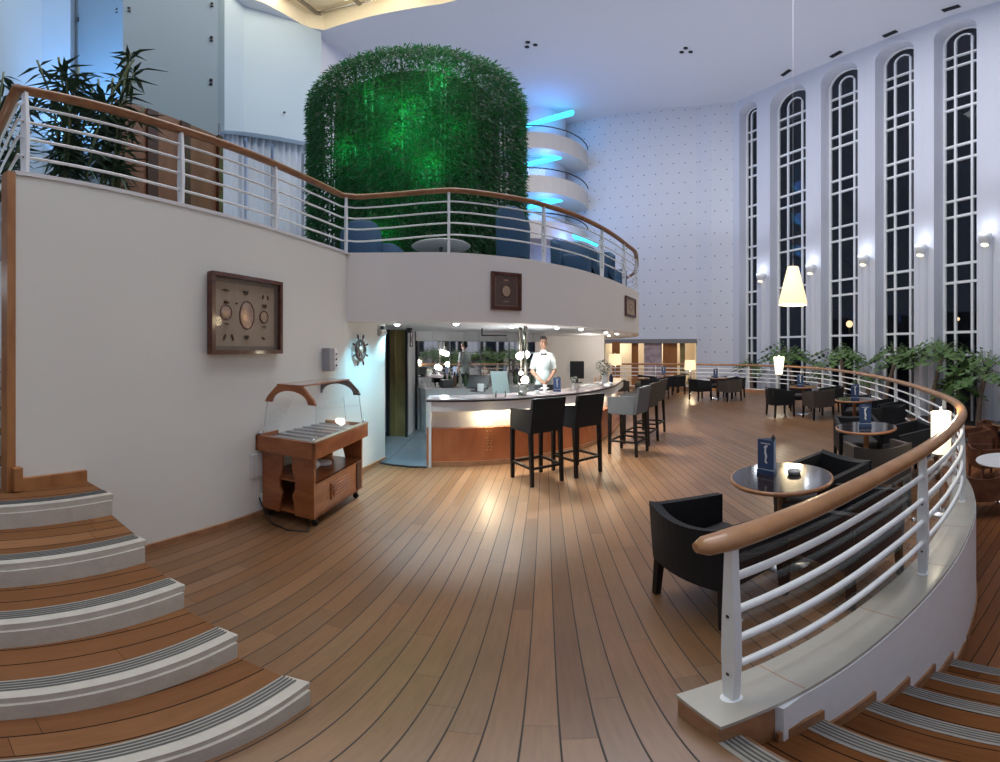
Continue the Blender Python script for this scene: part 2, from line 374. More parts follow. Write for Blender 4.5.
# gallery front wall
gw = [(-2.40, .90), (-2.387, 1.25), (-2.35, 1.75), (-2.29, 2.26), (-2.153, 2.985), (-2.02, 3.7), (-1.844, 4.52)]
gwall = [tuple(p) for p in cat([Vector(p) for p in gw], 6)]
gwlow = gwall + [(-1.75, 5.1), (-1.66, 5.62)]
fz = [(350, 254), (390, 252.5), (430, 252), (465, 253), (500, 256), (530, 259.5), (560, 265), (580, 269.5), (600, 275.5), (615, 281), (630, 288), (638, 293)]
fp = [Vector((at(x, y, ZG).x, at(x, y, ZG).y)) for x, y in fz] + [Vector((3.45, 9.6)), Vector((3.62, 10.6)), Vector((3.5, 11.8)), Vector((3.0, 12.8))]
fp[0] = Vector((-1.844, 4.56))
fasc = [tuple(p) for p in cat(fp, 5)]

# floor of the deck
m = MB(); inner = offs(railp, 0)
deckpoly = [(.655, .90), (.665, .5), (.70, -1.), (.70, -5.2), (-8, -5.2), (-8, 17.2), (2.6, 17.2)] + inner[::-1] + [(.66, 1.06)]
m.prism(deckpoly, -.12, 0); struct('floor', m, M['deck'], fix=False)
m = MB(); m.box((2, 6, ZL - .1), (30, 34, .2)); struct('floor_lower', m, M['deck2'])
# tiled floor behind the bar
tilep = [(-1.66, 5.62), (-1.74, 5.44), (-1.5, 5.36), (-1.2, 5.33), (-.99, 5.35), (-.9, 5.45), (.2, 5.7), (.6, 5.95), (1.1, 6.25), (1.6, 6.75), (2.1, 7.5), (2.6, 8.5), (2.6, 10.3), (-2.6, 10.3), (-2.7, 7.2)]
m = MB(); m.prism(tilep, -.02, .012); struct('floor_bar', m, M['tile'], fix=False)
m = MB(); m.ribbon([(-1.74, 5.44), (-1.5, 5.355), (-1.2, 5.32), (-.99, 5.34)], -.015, .02, 0, .022); struct('trim_7', m, M['dark'])

# curb under the near rail
m = MB(); k = 46; cp = railp[:k]
cp = [(.56, 1.052)] + cp
oo = offs(cp, -.125); ii = offs(cp, .115)
m.prism([oo[0]] + oo[1:] + ii[::-1], .125, .15); 
for d_ in (.35, 1.02, 1.68, 2.35, 3.05):
    pj, tj = along([Vector((*q, 0)) for q in cp], d_); m.box((pj.x, pj.y, .1503), (.004, .235, .001), math.atan2(tj.y, tj.x), mi=1)
curb_t = struct('trim_1', m, [M['marble'], M['skirt']], fix=False)
m = MB(); m.ribbon(cp, -.115, .105, -.2, .125); struct('trim_2', m, M['skirt'])
m = MB(); m.ribbon([(p[0], p[1]) for p in railp[44:]], -.12, .06, -.0, .1); struct('trim_3', m, M['skirt'])
# white wall below the deck edge
m = MB(); wp = [(.79, .93)] + offs(railp[2:], -.122)[3:]; m.ribbon(wp, -.008, .06, ZL, .125); struct('wall_curb', m, M['wpaint'])
# saw-tooth skirting on it follows the stairs
sk = offs(railp, -.122); steps_x = [.655, .99, 1.326, 1.64, 1.96, 2.28, 2.6]
def sky(x):
    for i in range(len(sk) - 1):
        if sk[i][0] <= x <= sk[i + 1][0]: return lerp(sk[i][1], sk[i + 1][1], (x - sk[i][0]) / (sk[i + 1][0] - sk[i][0]))
    return sk[0][1]
m = MB()
for i in range(6):
    x0, x1 = steps_x[i] + (.12 if i == 0 else .0), steps_x[i + 1]; zt = -.16 * i
    pts = [(lerp(x0, x1, j / 4), sky(lerp(x0, x1, j / 4)) - .012) for j in range(5)]
    m.ribbon(pts, -.010, .006, zt - .17, zt - .16 + .085)
lo = [p for p in sk if p[0] > 2.6][:60]
m.ribbon(lo, -.02, .005, ZL, ZL + .09)
struct('baseboard_curb', m, M['skirt'])

# stairs going down on the right
st = empty('staircase', (1.6, .2, ZL)); st['kind'] = 'structure'
def nosing_pts(x, y0, y1, bend=0., n=10): return [(x + bend * (y0 - lerp(y0, y1, j / n)) ** 2, lerp(y0, y1, j / n)) for j in range(n + 1)]
def part(o, par): o.parent = par; o.matrix_parent_inverse = Matrix.Translation(par.location).inverted(); return o
for i in range(6):
    z = -.16 * i; x0, x1 = steps_x[i], steps_x[i + 1]
    A = nosing_pts(x0, sky(max(x0, .8)) + .02, -3.2, -.045); B = nosing_pts(x1, sky(x1) + .02, -3.2, -.045)
    if i > 0:
        pass
    zt = z - .16
    if i < 5:
        m = MB(); poly = [(p[0], p[1]) for p in A] + [(p[0], p[1]) for p in B[::-1]]
        m.prism(poly, zt - .12, zt); part(m.build('tread', M['tread2'], fix=False), st)
    m = MB(); m.ribbon(A, -.0, .02, z - .16, z - .03); part(m.build('riser', M['skirt']), st)
    m = MB(); m.ribbon(A, -.005, -.085, z - .03, z + .006, 0)
    for q in (.018, .034, .050, .066): m.ribbon(A, -q + .003, -q - .003, z + .006, z + .009, 1)
    part(m.build('nosing', [M['nose2'], M['groove']]), st)
st['label'] = 'teak stairs with ribbed nosings going down beside the curved white curb'; st['category'] = 'stairs'

# stairs going up on the left
S = [(303, 683, .15), (232, 635, .29), (180, 585, .43), (142, 540, .57), (110, 494, .71)]
ends = [at(*s) for s in S]
for j in range(6, 12): ends.append(Vector((ends[-1].x - .36, 1.42 if j == 6 else 1.42, .15 + .14 * (j - 1))))
st2 = empty('staircase', (-1.5, .5, 0)); st2['kind'] = 'structure'
st2['label'] = 'teak treads and pale stone risers climbing to the left past the white wall'; st2['category'] = 'stairs'
def up_edge(e, n=14):
    out = []
    for j in range(n + 1):
        t = 3.2 * j / n; out.append((e.x - .09 * t - .11 * t * t * .5, e.y - t))
    return out
for j, e in enumerate(ends):
    A = up_edge(e); nx = ends[j + 1] if j + 1 < len(ends) else Vector((e.x - 1.2, e.y, 0))
    B = up_edge(nx); z = e.z
    m = MB(); m.prism([(p[0], p[1]) for p in A] + [(p[0], p[1]) for p in B[::-1]], z - .14, z); part(m.build('tread', M['tread'], fix=False), st2)
    m = MB(); m.ribbon(A, .0, .03, z - .15, z - .035); part(m.build('riser', M['stone']), st2)
    m = MB(); m.ribbon(A, .018, -.022, z - .036, z + .004, 0); m.ribbon(A, -.022, -.088, z - .01, z + .003, 2)
    for q in (.030, .045, .060, .075): m.ribbon(A, -q + .0035, -q - .0035, z + .003, z + .006, 1)
    m.rbox((A[0][0] - .03, A[0][1] + .006, z - .015), (.10, .02, .04), .006)
    part(m.build('nosing', [M['stone'], M['groove'], M['darkgrip']]), st2)
    # closing cheek at the open end
    m = MB(); m.add([(A[0][0], A[0][1], 0), (B[0][0], B[0][1], 0), (B[0][0], B[0][1], z - .001), (A[0][0], A[0][1], z - .001)], [(0, 1, 2, 3)])
    part(m.build('cheek', M['skirt'], fix=False), st2)

# gallery front wall, its end board and skirtings
m = MB(); m.ribbon(gwlow, .0, .16, 0, [ZG] * len(gwall) + [ZS, ZS]); wl = struct('wall_left', m, M['gallery'])
m = MB(); m.box((-2.43, .865, 1.66), (.085, .06, 2.42), R(8)); m.box((-2.40, .90, .80), (.10, .06, .16), R(8)); struct('trim_4', m, M['trimw'])
m = MB(); m.ribbon(gwall[:9], -.03, .0, .71, .80); struct('trim_5', m, M['trimw'])
m = MB(); m.ribbon(gwlow[4:], -.022, .0, 0, .055); struct('baseboard_left', m, M['skirt'])
m = MB(); m.ribbon(gwall, -.01, .03, ZG - .02, ZG + .012); struct('trim_6', m, M['white'])
# gallery slab: fascia, underside, floor
m = MB(); m.ribbon(fasc, -.0, .18, ZS - .03, ZG); struct('wall_fascia', m, M['fascia'])
under = [(-1.9, 4.7)] + offs(fasc, .15) + [(2.5, 13.6), (-7, 13.6), (-7, 5.7), (-1.9, 5.7)]
m = MB(); m.prism([(p[0], p[1]) for p in under], ZS, ZS + .12); struct('ceiling_bar', m, M['soffit'], fix=False)
gf = offs(gwall, .03) + offs(fasc, .05) + [(2.5, 13.6), (-9, 13.6), (-9, 1.35), (-2.45, .95)]
m = MB(); m.prism(gf, ZG - .2, ZG - .02); struct('floor_gallery', m, M['tile'], fix=False)
m = MB(); m.prism([(-1.95, 4.6), (-1.6, 5.62), (-1.6, 7.4), (-7, 7.4), (-7, 1.35), (-2.55, 1.2)], 0.01, .02) ; struct('floor_store', m, M['tile'], fix=False)

m = MB(); m.ribbon([(-2.50, 1.30), (-5.2, 1.62)], 0, .08, .5, ZG - .2); struct('wall_stair', m, M['white'])
# ---- windows wall with arched recesses
px = [733, 763.5, 813.5, 866.5, 924, 988.5]
piers = []
for x in px:
    p, d = at_bearing(wwall, x); piers.append(Vector((p.x, p.y)))
while piers[-1].y > -6: piers.append(Vector((wx(piers[-1].y - 2.65), piers[-1].y - 2.65)))
recess = []; DEP = .62
mw = MB()
ZSP = 14.55
for b in range(len(piers) - 1):
    P, Q = piers[b], piers[b + 1]; W = (Q - P).length; d = (Q - P) / W; nrm = Vector((d.y, -d.x))     # d runs towards the camera side
    if nrm.x < 0: nrm = -nrm                                                                        # outwards
    mrg = .42; hw = W / 2 - mrg; cx = W / 2; r = hw; zsp = 15.55 - r * .95
    if b == 0: mrg = .62
    def pt(u, z, dep=0.): q = P + d * u + nrm * dep; return (q.x, q.y, z)
    arch = [(cx - hw, ZL)] + [(cx - r * math.cos(math.pi * k / 16), zsp + r * .95 * math.sin(math.pi * k / 16)) for k in range(17)] + [(cx + hw, ZL)]
    outer = [(0, ZL), (0, zsp)] + [(lerp(0, W, k / 16), ZC) for k in range(17)][1:-1] + [(W, zsp), (W, ZL)]
    outer = [(0, ZL)] + [(0, zsp) if k == 0 else ((W, zsp) if k == 16 else (lerp(0, W, k / 16), ZC)) for k in range(17)] + [(W, ZL)]
    n = len(arch)
    vs = [pt(u, z) for u, z in arch] + [pt(u, z) for u, z in outer] + [pt(u, z, DEP) for u, z in arch]
    fs = [(i, i + 1, n + i + 1, n + i) for i in range(n - 1)]
    mw.add(vs, fs); mw.add(vs[:n] + vs[2 * n:], [(i + 1, i, n + i, n + i + 1) for i in range(n - 1)], smooth=False)
    mw.add([pt(0, zsp), pt(0, ZC), pt(W / 16, ZC), pt(W, zsp), pt(W, ZC), pt(W * 15 / 16, ZC)], [(0, 1, 2), (3, 5, 4)])
    # engaged half-round pilaster rising between the recesses
    if b > 0:
        pl = [pt(0, 0)]; 
        q = P; ang0 = math.atan2(-nrm.y, -nrm.x)
        prof = [(q.x + .17 * math.cos(ang0 + t), q.y + .17 * math.sin(ang0 + t)) for t in [R(-90 + 22.5 * k) for k in range(9)]]
        mw.prism(prof, ZL, 5.15, smooth=False)
    recess.append((P, d, nrm, W, cx, hw, zsp, r))
# back of the wall around the glass (outside skin) so that no light leaks round the frames
struct('wall_right', mw, M['upper'])
zs = [1.49, 2.25, 3.95, 4.59, 6.33, 6.95, 8.6, 9.22, 10.96, 11.57, 13.25, 13.85]
for b, (P, d, nrm, W, cx, hw, zsp, r) in enumerate(recess):
    def pt(u, z, dep=0.): q = P + d * u + nrm * dep; return Vector((q.x, q.y, z))
    ang = math.atan2(d.y, d.x); fr = MB(); D = DEP - .05
    def vbar(u, z0, z1, w=.09): fr.box(pt(u, (z0 + z1) / 2, D), (w, .08, z1 - z0), ang)
    def hbar(z, u0, u1, w=.085): fr.box(pt((u0 + u1) / 2, z, D), (u1 - u0, .09, w), ang)
    chord = lambda z: hw if z < zsp else hw * math.sqrt(max(0, 1 - ((z - zsp) / (r * .95)) ** 2))
    iw = hw * .40
    vbar(cx - iw, ZL, zsp + .05); vbar(cx + iw, ZL, zsp + .05)
    vbar(cx - hw + .05, ZL, zsp + .2, .10); vbar(cx + hw - .05, ZL, zsp + .2, .10)
    for z in zs: hbar(z, cx - chord(z), cx + chord(z))
    fr.tube([pt(cx - iw * math.cos(math.pi * k / 10), zsp + iw * 1.05 * math.sin(math.pi * k / 10), D) for k in range(11)], .05, 6)
    fr.tube([pt(cx - (hw - .05) * math.cos(math.pi * k / 14), zsp + (r - .05) * .95 * math.sin(math.pi * k / 14), D) for k in range(15)], .06, 6)
    w = empty('window_%d' % (b + 1), pt(cx, ZL, D)); w['kind'] = 'structure'
    part(fr.build('frame', M['wpaint']), w)
    pn = MB(); pn.add([pt(u, z, DEP) for u, z in [(cx - hw, ZL)] + [(cx - r * math.cos(math.pi * k / 16), zsp + r * .95 * math.sin(math.pi * k / 16)) for k in range(17)] + [(cx + hw, ZL)]], [list(range(19))])
    part(pn.build('pane', M['wglass'], fix=False), w)

# ---- far wall, studded
def uvwall(name, path, z0, z1, mt, holes=None):
    vs, fs, uv, s = [], [], [], 0.
    for i, p in enumerate(path):
        if i: s += (Vector(p) - Vector(path[i - 1])).length
        vs += [(p[0], p[1], z0), (p[0], p[1], z1)]; uv += [(s, z0), (s, z1)]
    fs = [(2 * i, 2 * i + 2, 2 * i + 3, 2 * i + 1) for i in range(len(path) - 1)]
    me = bpy.data.meshes.new(name); me.from_pydata(vs, [], fs); me.materials.append(mt); l = me.uv_layers.new()
    for lp in me.loops: l.data[lp.index].uv = uv[lp.vertex_index]
    o = bpy.data.objects.new(name, me); col.objects.link(o); o['kind'] = 'structure'; return o
B0 = piers[0]; corner = pol(711, 20.3)
farA = [(B0.x, B0.y), (corner.x, corner.y)]
uvwall('wall_corner', farA, ZL, ZC, M['dots'])
c1 = pol(697, 20.6); farL = [pol(605, 21.6), pol(560, 23.0), pol(520, 25.0), pol(470, 25.5)]
uvwall('wall_far', [(corner.x, corner.y), (c1.x, c1.y)], ZL, ZC, M['dots'])
far2 = [(c1.x, c1.y)] + [(p.x, p.y) for p in farL]
uvwall('wall_far_upper', far2, 2.12, ZC, M['dots'])
# lintel and the passage behind the openings
m = MB(); m.ribbon([(c1.x, c1.y)] + [(farL[0].x, farL[0].y)], .0, .12, 2.0, 2.22); struct('trim_8', m, mat('grey_lintel', (.22, .21, .21), .6))
off = Vector((.8, 1.7)).normalized() * 1.6
pb = [Vector((c1.x, c1.y)) + off, Vector((farL[0].x, farL[0].y)) + off, Vector((farL[1].x, farL[1].y)) + off, Vector((farL[3].x, farL[3].y)) + off]
m = MB(); m.ribbon([tuple(p) for p in pb], -.1, 0, ZL, 2.3); struct('wall_passage', m, M['cream'])
m = MB(); m.add([(*q, 2.3) for q in ([(c1.x, c1.y), (farL[0].x, farL[0].y), (farL[3].x, farL[3].y)] + [tuple(pb[3]), tuple(pb[1]), tuple(pb[0])])], [list(range(6))]); struct('ceiling_passage', m, M['soffit'], fix=False)
m = MB(); m.ribbon([(c1.x, c1.y), tuple(pb[0])], -.05, .05, ZL, 2.3); struct('wall_jamb', m, M['cream'])
def facing(x, r, w, z0, z1, th, name, mt, **kw):
    p = pol(x, r, (z0 + z1) / 2); mb = MB(); dirn = (Vector((c1.x, c1.y)) - Vector((farL[0].x, farL[0].y))).normalized()
    mb.box((0, 0, 0), (w, th, z1 - z0), math.atan2(dirn.y, dirn.x)); o = mb.build(name, mt, loc=p); return o
dw = woodm('orange_door_wood', (.28, .10, .03), (.42, .17, .05), .35, (2, 2, .6))
for n_, (x, w) in enumerate([(616, .42), (635, .36), (670, .75), (682.5, .26)]):
    o = facing(x, 21.2 if n_ < 2 else 20.9, w, ZL, 2.08, .08, 'door_%d' % (n_ + 1), dw if n_ != 3 else M['bronze'])
    o['kind'] = 'structure'
mural = mat('patterned_mural', (.42, .32, .33), .6, noise_amt=.9, noise_scale=3.5)
o = facing(653, 20.95, .95, ZL + .8, 2.05, .05, 'mural_panel', mural); tag(o, 'patterned pinkish mural panel on the far wall between two wooden doors', 'mural')

# ---- left and back walls of the atrium
LW = [pol(520, 27), pol(330, 15.5), pol(310, 14.3), pol(240, 13.2), pol(216, 12.9)]
wlp = [(-4.6, 22), (-6.8, 13.2), (-7.4, 11.2), (pol(216, 12.0).x, pol(216, 12.0).y)]
uvwall('wall_back', [(farL[3].x, farL[3].y), (-2.6, 24.6), (-4.6, 22), (pol(316, 14.3).x, pol(316, 14.3).y)], ZG, ZC, M['upper'])
# wall above the curtained opening
q0 = pol(316, 14.3); q1 = pol(238, 12.6); q2 = pol(216, 11.6)
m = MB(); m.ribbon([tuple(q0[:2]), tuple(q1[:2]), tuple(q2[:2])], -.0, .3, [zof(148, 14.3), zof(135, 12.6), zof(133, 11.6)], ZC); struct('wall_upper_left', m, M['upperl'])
m = MB(); m.ribbon([tuple(q0[:2]), tuple(q1[:2]), tuple(q2[:2])], -1.3, -1.2, ZG, 12.); struct('wall_recess', m, M['upper'])
# big pier
a0 = pol(218, 8.6); a1 = pol(123, 7.4); a2 = pol(75, 8.6); a3 = pol(40, 8.9); a4 = pol(-60, 8.4); a5 = Vector((-9.2, -5.5, 0))
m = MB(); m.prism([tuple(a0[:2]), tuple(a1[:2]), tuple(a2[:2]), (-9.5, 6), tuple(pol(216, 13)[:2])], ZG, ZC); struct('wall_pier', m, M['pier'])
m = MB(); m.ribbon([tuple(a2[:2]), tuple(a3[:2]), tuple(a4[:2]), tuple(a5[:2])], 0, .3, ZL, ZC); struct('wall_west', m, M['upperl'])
m = MB(); m.ribbon([(-9.2, -5.5), (wx(-6.5) + 1, -5.5)], 0, .3, ZL, ZC); struct('wall_rear', m, M['upper'])
# wood partition behind the gallery rail
m = MB(); wa, wb = pol(117, 4.4), pol(218.5, 5.4)
m.ribbon([tuple(wa[:2]), tuple(lerp(Vector(wa[:2]), Vector(wb[:2]), .5)), tuple(wb[:2])], -.0, .06, ZG - .02, 4.84)
part_w = m.build('wood_partition', woodm('partition_wood', (.16, .065, .03), (.25, .11, .055), .45, (3, 3, 1)))
tag(part_w, 'tall brown wooden partition on the gallery beside the palm', 'partition')
m = MB()
for t in (.30, .62): 
    c = lerp(Vector(wa[:2]), Vector(wb[:2]), t); m.box((c.x + .01, c.y, 3.85), (.03, .16, 1.96))
o = m.build('panel_strip', M['cartd'], part_w)
m = MB(); m.box((wb[0], wb[1], 3.85), (.09, .09, 1.98)); m.build('edge_post', M['fwood'], part_w)
# curtained glass wall
sc_ = empty('window_20', q1); sc_['kind'] = 'structure'
path = [tuple(q0[:2]), tuple(q1[:2]), tuple(q2[:2]), tuple((Vector(q2[:2]) + (Vector(q2[:2]) - Vector(q1[:2])).normalized() * .8))]
L = plen([Vector(p) for p in path]); nn = 90; A = []
for k_ in range(nn + 1):
    p, dd = along([Vector((*p, 0)) for p in path], L * k_ / nn); o_ = .08 * math.sin(k_ * 1.35) + .04 * math.sin(k_ * 2.9)
    A.append(Vector((p.x - dd.y * o_ - .1, p.y + dd.x * o_ + .1)))
mcur = mat('pale_sheer_curtain', (.50, .56, .64), .8, noise_amt=.1, noise_scale=1)
m = MB(); m.strip([(p.x, p.y, ZG) for p in A], [(p.x, p.y, 10.2) for p in A], smooth=True); part(m.build('curtain', mcur, fix=False), sc_)
m = MB()
for t in (.12, .36, .55, .8):
    p, dd = along([Vector((*p, 0)) for p in path], L * t); m.box((p.x + .15, p.y - .25, 5.9), (.07, .07, 6.1))
part(m.build('frame', M['steel']), sc_)

# ---- ceiling with the skylight well
def cpt(x, y): r = (ZC - H) / math.tan((350 - y) / 400.0); p = pol(x, r, 0); return p
Hh = [Vector((-8.6, 6.2, 0)), cpt(262, 2), cpt(306, 27), cpt(324, 30), cpt(372, 16), cpt(441, 4), cpt(520, -12), Vector((1.4, 3.5, 0)), Vector((-8.6, 3.5, 0))]
O = [Vector((-14, 9, 0)), Vector((-14, 20, 0)), Vector((-12, 28, 0)), Vector((-8, 28, 0)), Vector((-3, 28, 0)), Vector((6, 28, 0)), Vector((15, 20, 0)), Vector((14, -8, 0)), Vector((-12, -8, 0))]
m = MB(); n = 9; m.add([(p.x, p.y, ZC) for p in Hh + O], [(i, (i + 1) % n, n + (i + 1) % n, n + i) for i in range(n)])
struct('ceiling', m, M['ceil'], fix=False)
m = MB(); m.add([(p.x, p.y, ZC) for p in Hh] + [(p.x, p.y, ZC + 1.5) for p in Hh], [(i, (i + 1) % n, n + (i + 1) % n, n + i) for i in range(n)]); m.add([(p.x, p.y, ZC + 1.5) for p in Hh], [list(range(n))])
struct('ceiling_well', m, M['cream'], fix=False)
tr = MB()
for k_ in range(7):
    x0 = -8.4 + 1.55 * k_; tr.tube([(x0, 4, ZC + 1.1), (x0 + .8, 12.8, ZC + 1.1)], .09, 8); tr.tube([(-9, 5 + k_ * 1.25, ZC + 1.2), (2, 4.4 + k_ * 1.3, ZC + 1.2)], .06, 8)
o = tr.build('skylight_truss', M['steel']); tag(o, 'crossed metal truss inside the cream skylight well of the ceiling', 'truss')
def ceil_pt(x, y, z=ZC): r = (z - H) / math.tan((350 - y) / 400.0); return pol(x, r, z)
sl0 = None
for k_, (x, y) in enumerate([(278, 3), (346, 4), (404, 0), (388, 2)]):
    p = ceil_pt(x, y); m = MB(); m.lathe([(.02, .0), (.16, -.25), (.10, -.3), (.0, -.3)], (0, 0, 0), 14); o = m.build('skylight_spot', M['dlw'], loc=(p.x, p.y, ZC + .75))
    tag(o, None, 'spotlight', 'spotlights in the skylight well'); o['label'] = ['small warm spotlight in the skylight well, leftmost one', 'bright warm spotlight hanging near the corner of the skylight well', 'rightmost warm spotlight in the skylight well', 'warm spotlight second from the right in the skylight well'][k_]
# air slots by the windows, sensors on the ceiling
for k_, (x, y) in enumerate([(786, 72.5), (836, 54), (890, 33.5), (951, 8)]):
    p = ceil_pt(x, y); m = MB(); m.box((0, 0, -.02), (.17, .62, .05), R(-6)); o = m.build('ceiling_vent', M['dark'], loc=p)
    tag(o, ['dark slot vent in the ceiling above the second arched window from the left', 'dark slot vent in the ceiling above the third arched window', 'dark slot vent in the ceiling above the fourth arched window', 'dark slot vent in the ceiling above the fifth, largest arched window'][k_], 'vent', 'slot vents along the windows')
for k_, (x, y) in enumerate([(530, 44.5), (686, 50.5), (281, 115)]):
    p = ceil_pt(x, y) if k_ < 2 else pol(281, 13.2, zof(115, 13.2)); m = MB()
    pass
    o = empty('ceiling_spotlight', p)
    for a_ in range(3):
        m = MB()
        if k_ < 2: m.lathe([(.09, 0), (.09, -.05), (.0, -.06)], (.2 * math.cos(2.1 * a_), .2 * math.sin(2.1 * a_), 0), 10)
        else: m.sph((.14 * math.cos(2.1 * a_) + .05, -.1, .1 * math.sin(2.1 * a_)), .05, 8, 6)
        m.build('lamp_head', M['dark'], o)
    tag(o, ['cluster of three small dark spots on the ceiling right of the hedge', 'cluster of three small dark spots on the ceiling towards the windows', 'cluster of small dark spots on the wall left of the hedge'][k_], 'spotlight', 'clusters of small recessed spots')
# small twin fittings on the big pier
for k_, (x, y, r_) in enumerate([(129, 11, 7.5), (117, 12.5, 7.6), (212, 6, 8.5), (211.5, 40, 8.5), (211, 83, 8.5), (77.5, 21, 8.55)]):
    p = pol(x, r_ - .06, zof(y, r_)); m = MB(); m.sph((0, 0, .07), .035, 8, 6); m.sph((0, 0, -.07), .035, 8, 6); m.box((0, .02, 0), (.03, .03, .2))
    o = m.build('wall_fitting', M['dark'], loc=p)
    tag(o, ['twin dark wall fitting on the left edge of the grey pier', 'twin dark fitting at the right edge of the light blue strip', 'topmost twin dark fitting on the right edge of the grey pier', 'second twin dark fitting down the right edge of the grey pier', 'lowest twin dark fitting on the right edge of the grey pier', 'small twin fitting where the pale wall meets the light blue strip'][k_], 'wall fitting', 'twin fittings on the pier')

# ---- balcony tower with neon
bt = pol(530, 22.5); bt.z = 0
RB = (pol(588, 22.3) - pol(530, 22.5)).length
lv = [(133, 149), (176, 193), (221, 239)]
for k_, (yt, yb) in enumerate(lv):
    z1 = zof(yt, 19.4); z0 = zof(yb, 19.4)
    o = MB(); o.lathe([(RB - .25, z1), (RB, z1), (RB, z0), (RB - .02, z0), (0.01, z0 + .02)], (bt.x, bt.y, 0), 48, caps=False, smooth=False)
    e = empty('balcony', (bt.x, bt.y, z0), 0, ['topmost round cream balcony with blue glow, right of the hedge', 'middle round cream balcony with blue glow, right of the hedge', 'lowest round cream balcony, seen through the gallery rail'][k_], 'balcony', 'round balconies of the far tower')
    part(o.build('parapet', mat('cream_parapet', (.62, .58, .54), .7)), e)
    o = MB(); o.tube([(bt.x + RB * math.cos(t), bt.y + RB * math.sin(t), z1 + .42) for t in [2 * math.pi * q / 48 for q in range(48)]], .035, 6, closed=True)
    part(o.build('handrail', M['dark']), e)
    o = MB(); o.lathe([(RB, z1), (RB, z1 + .40)], (bt.x, bt.y, 0), 48, caps=False); part(o.build('glass_panel', M['glass'], fix=False), e)
# core wall and light troughs
m = MB(); m.lathe([(RB * .62, ZG), (RB * .62, ZC)], (bt.x, bt.y, 0), 40, caps=False); struct('wall_tower', m, M['upper'])
nl = []
for k_, (x0, y0, x1, y1) in enumerate([(517, 129, 572, 113), (517, 167, 568, 155), (517, 210, 566, 198), (524, 238, 598, 238)]):
    r_ = 19.9; pa, pb_ = pol(x0, r_, zof(y0, r_)), pol(x1, r_ + .8, zof(y1, r_ + .8)); m = MB()
    if k_ < 3:
        pth = [lerp(pa, pb_, t) for t in (0, .33, .66, 1.)]; m.tube([p - pa for p in pth], [.11, .15, .20, .22], 8, sx=1.3, sz=.75)
    else: m.tube([pol(x, r_ + .4, zof(y, r_)) - pa for x, y in [(524, 237), (540, 233.5), (556, 232.5), (572, 234), (586, 237.5), (598, 243)]], .15, 8, sz=.8)
    o = m.build('neon_strip', M['neon'], loc=pa)
    tag(o, ['topmost cyan neon strip on the far balconies right of the hedge', 'second cyan neon strip down on the far balconies', 'third cyan neon strip, just above the gallery handrail', 'curved cyan neon strip seen through the gallery rail'][k_], 'neon light', 'cyan neon strips on the balconies')
    l = bpy.data.lights.new('neon_glow', 'POINT'); l.energy = 60; l.color = (.12, .30, 1.); l.shadow_soft_size = .5; lo_ = bpy.data.objects.new('neon_glow', l); col.objects.link(lo_)
    mid = (pa + pb_) / 2; lo_.location = mid + Vector((.1, -.7, -.15))

# ---- bar doorway, back wall, mirror
d0, d1 = pol(388.5, 7.5), pol(407, 7.42)
e = empty('door_10', d0); e['kind'] = 'structure'
ang = math.atan2(d1.y - d0.y, d1.x - d0.x)
m = MB(); c_ = (d0 + d1) / 2; w_ = (d1 - d0).length
m.box((c_.x, c_.y + .02, 1.02), (w_, .05, 2.04), ang); m.box((c_.x - .04, c_.y - .03, 1.02), (.03, .03, 2.04), ang); part(m.build('leaf', M['bronze']), e)
m = MB(); m.box((d0.x, d0.y - .02, 1.02), (.06, .08, 2.04)); m.box((d1.x, d1.y - .02, 1.02), (.04, .08, 2.04)); part(m.build('jamb', M['dark']), e)
m = MB(); m.box((-2.6, 7.6, 1.02), (1.1, .1, 2.04)); struct('wall_bar_left', m, M['white'])
w0, w1 = pol(407.5, 7.45), pol(415.5, 8.15)
m = MB(); m.ribbon([tuple(w0[:2]), tuple(w1[:2])], 0, .06, 0, 2.04); struct('wall_bar_side', m, M['wlam'])
m = MB(); m.box((w1.x + .015, w1.y, 1.02), (.05, .06, 2.04)); struct('trim_9', m, M['dark'])
ms, me_ = Vector((w1.x + .04, w1.y)), Vector((.81, 9.2)); md = (me_ - ms).normalized(); ML = (me_ - ms).length
mn = Vector((md.y, -md.x))
m = MB(); m.ribbon([tuple(ms), tuple(me_)], 0.02, .12, 0, 2.04); struct('wall_bar_back', m, M['wlam'])
def mp(u, z, dep=0.): q = ms + md * u + mn * dep; return Vector((q.x, q.y, z))
angm = math.atan2(md.y, md.x)
for k_ in range(4):
    u0, u1 = ML * k_ / 4 + .015, ML * (k_ + 1) / 4 - .015; m = MB(); m.box((0, 0, 0), (u1 - u0, .02, .93), angm + (k_ - 1.5) * .012)
    o = m.build('mirror', M['mirror'], loc=mp((u0 + u1) / 2, 1.365, .02))
    tag(o, ['leftmost tall mirror panel behind the bar beside the door', 'second mirror panel behind the bar, above the till screen', 'third mirror panel behind the bar, behind the white menu board', 'rightmost mirror panel behind the bar, behind the hanging lights'][k_], 'mirror', 'mirror panels behind the bar')
m = MB()
for k_ in range(9): m.box(mp(.12 + k_ * .34, 1.935, .06), (.33, .04, .19), angm)
struct('trim_10', m, M['wlam'])
# wall to the right of the barman
bw = [pol(541, 11.), pol(570, 10.9), pol(604, 10.6)]
m = MB(); m.ribbon([tuple(p[:2]) for p in bw], 0, .1, 0, 2.04); struct('wall_lounge', m, M['fascia'])
m = MB(); m.ribbon([(.81, 9.2), tuple(bw[0][:2])], 0, .05, 0, 2.04); struct('wall_return', m, M['fascia'])
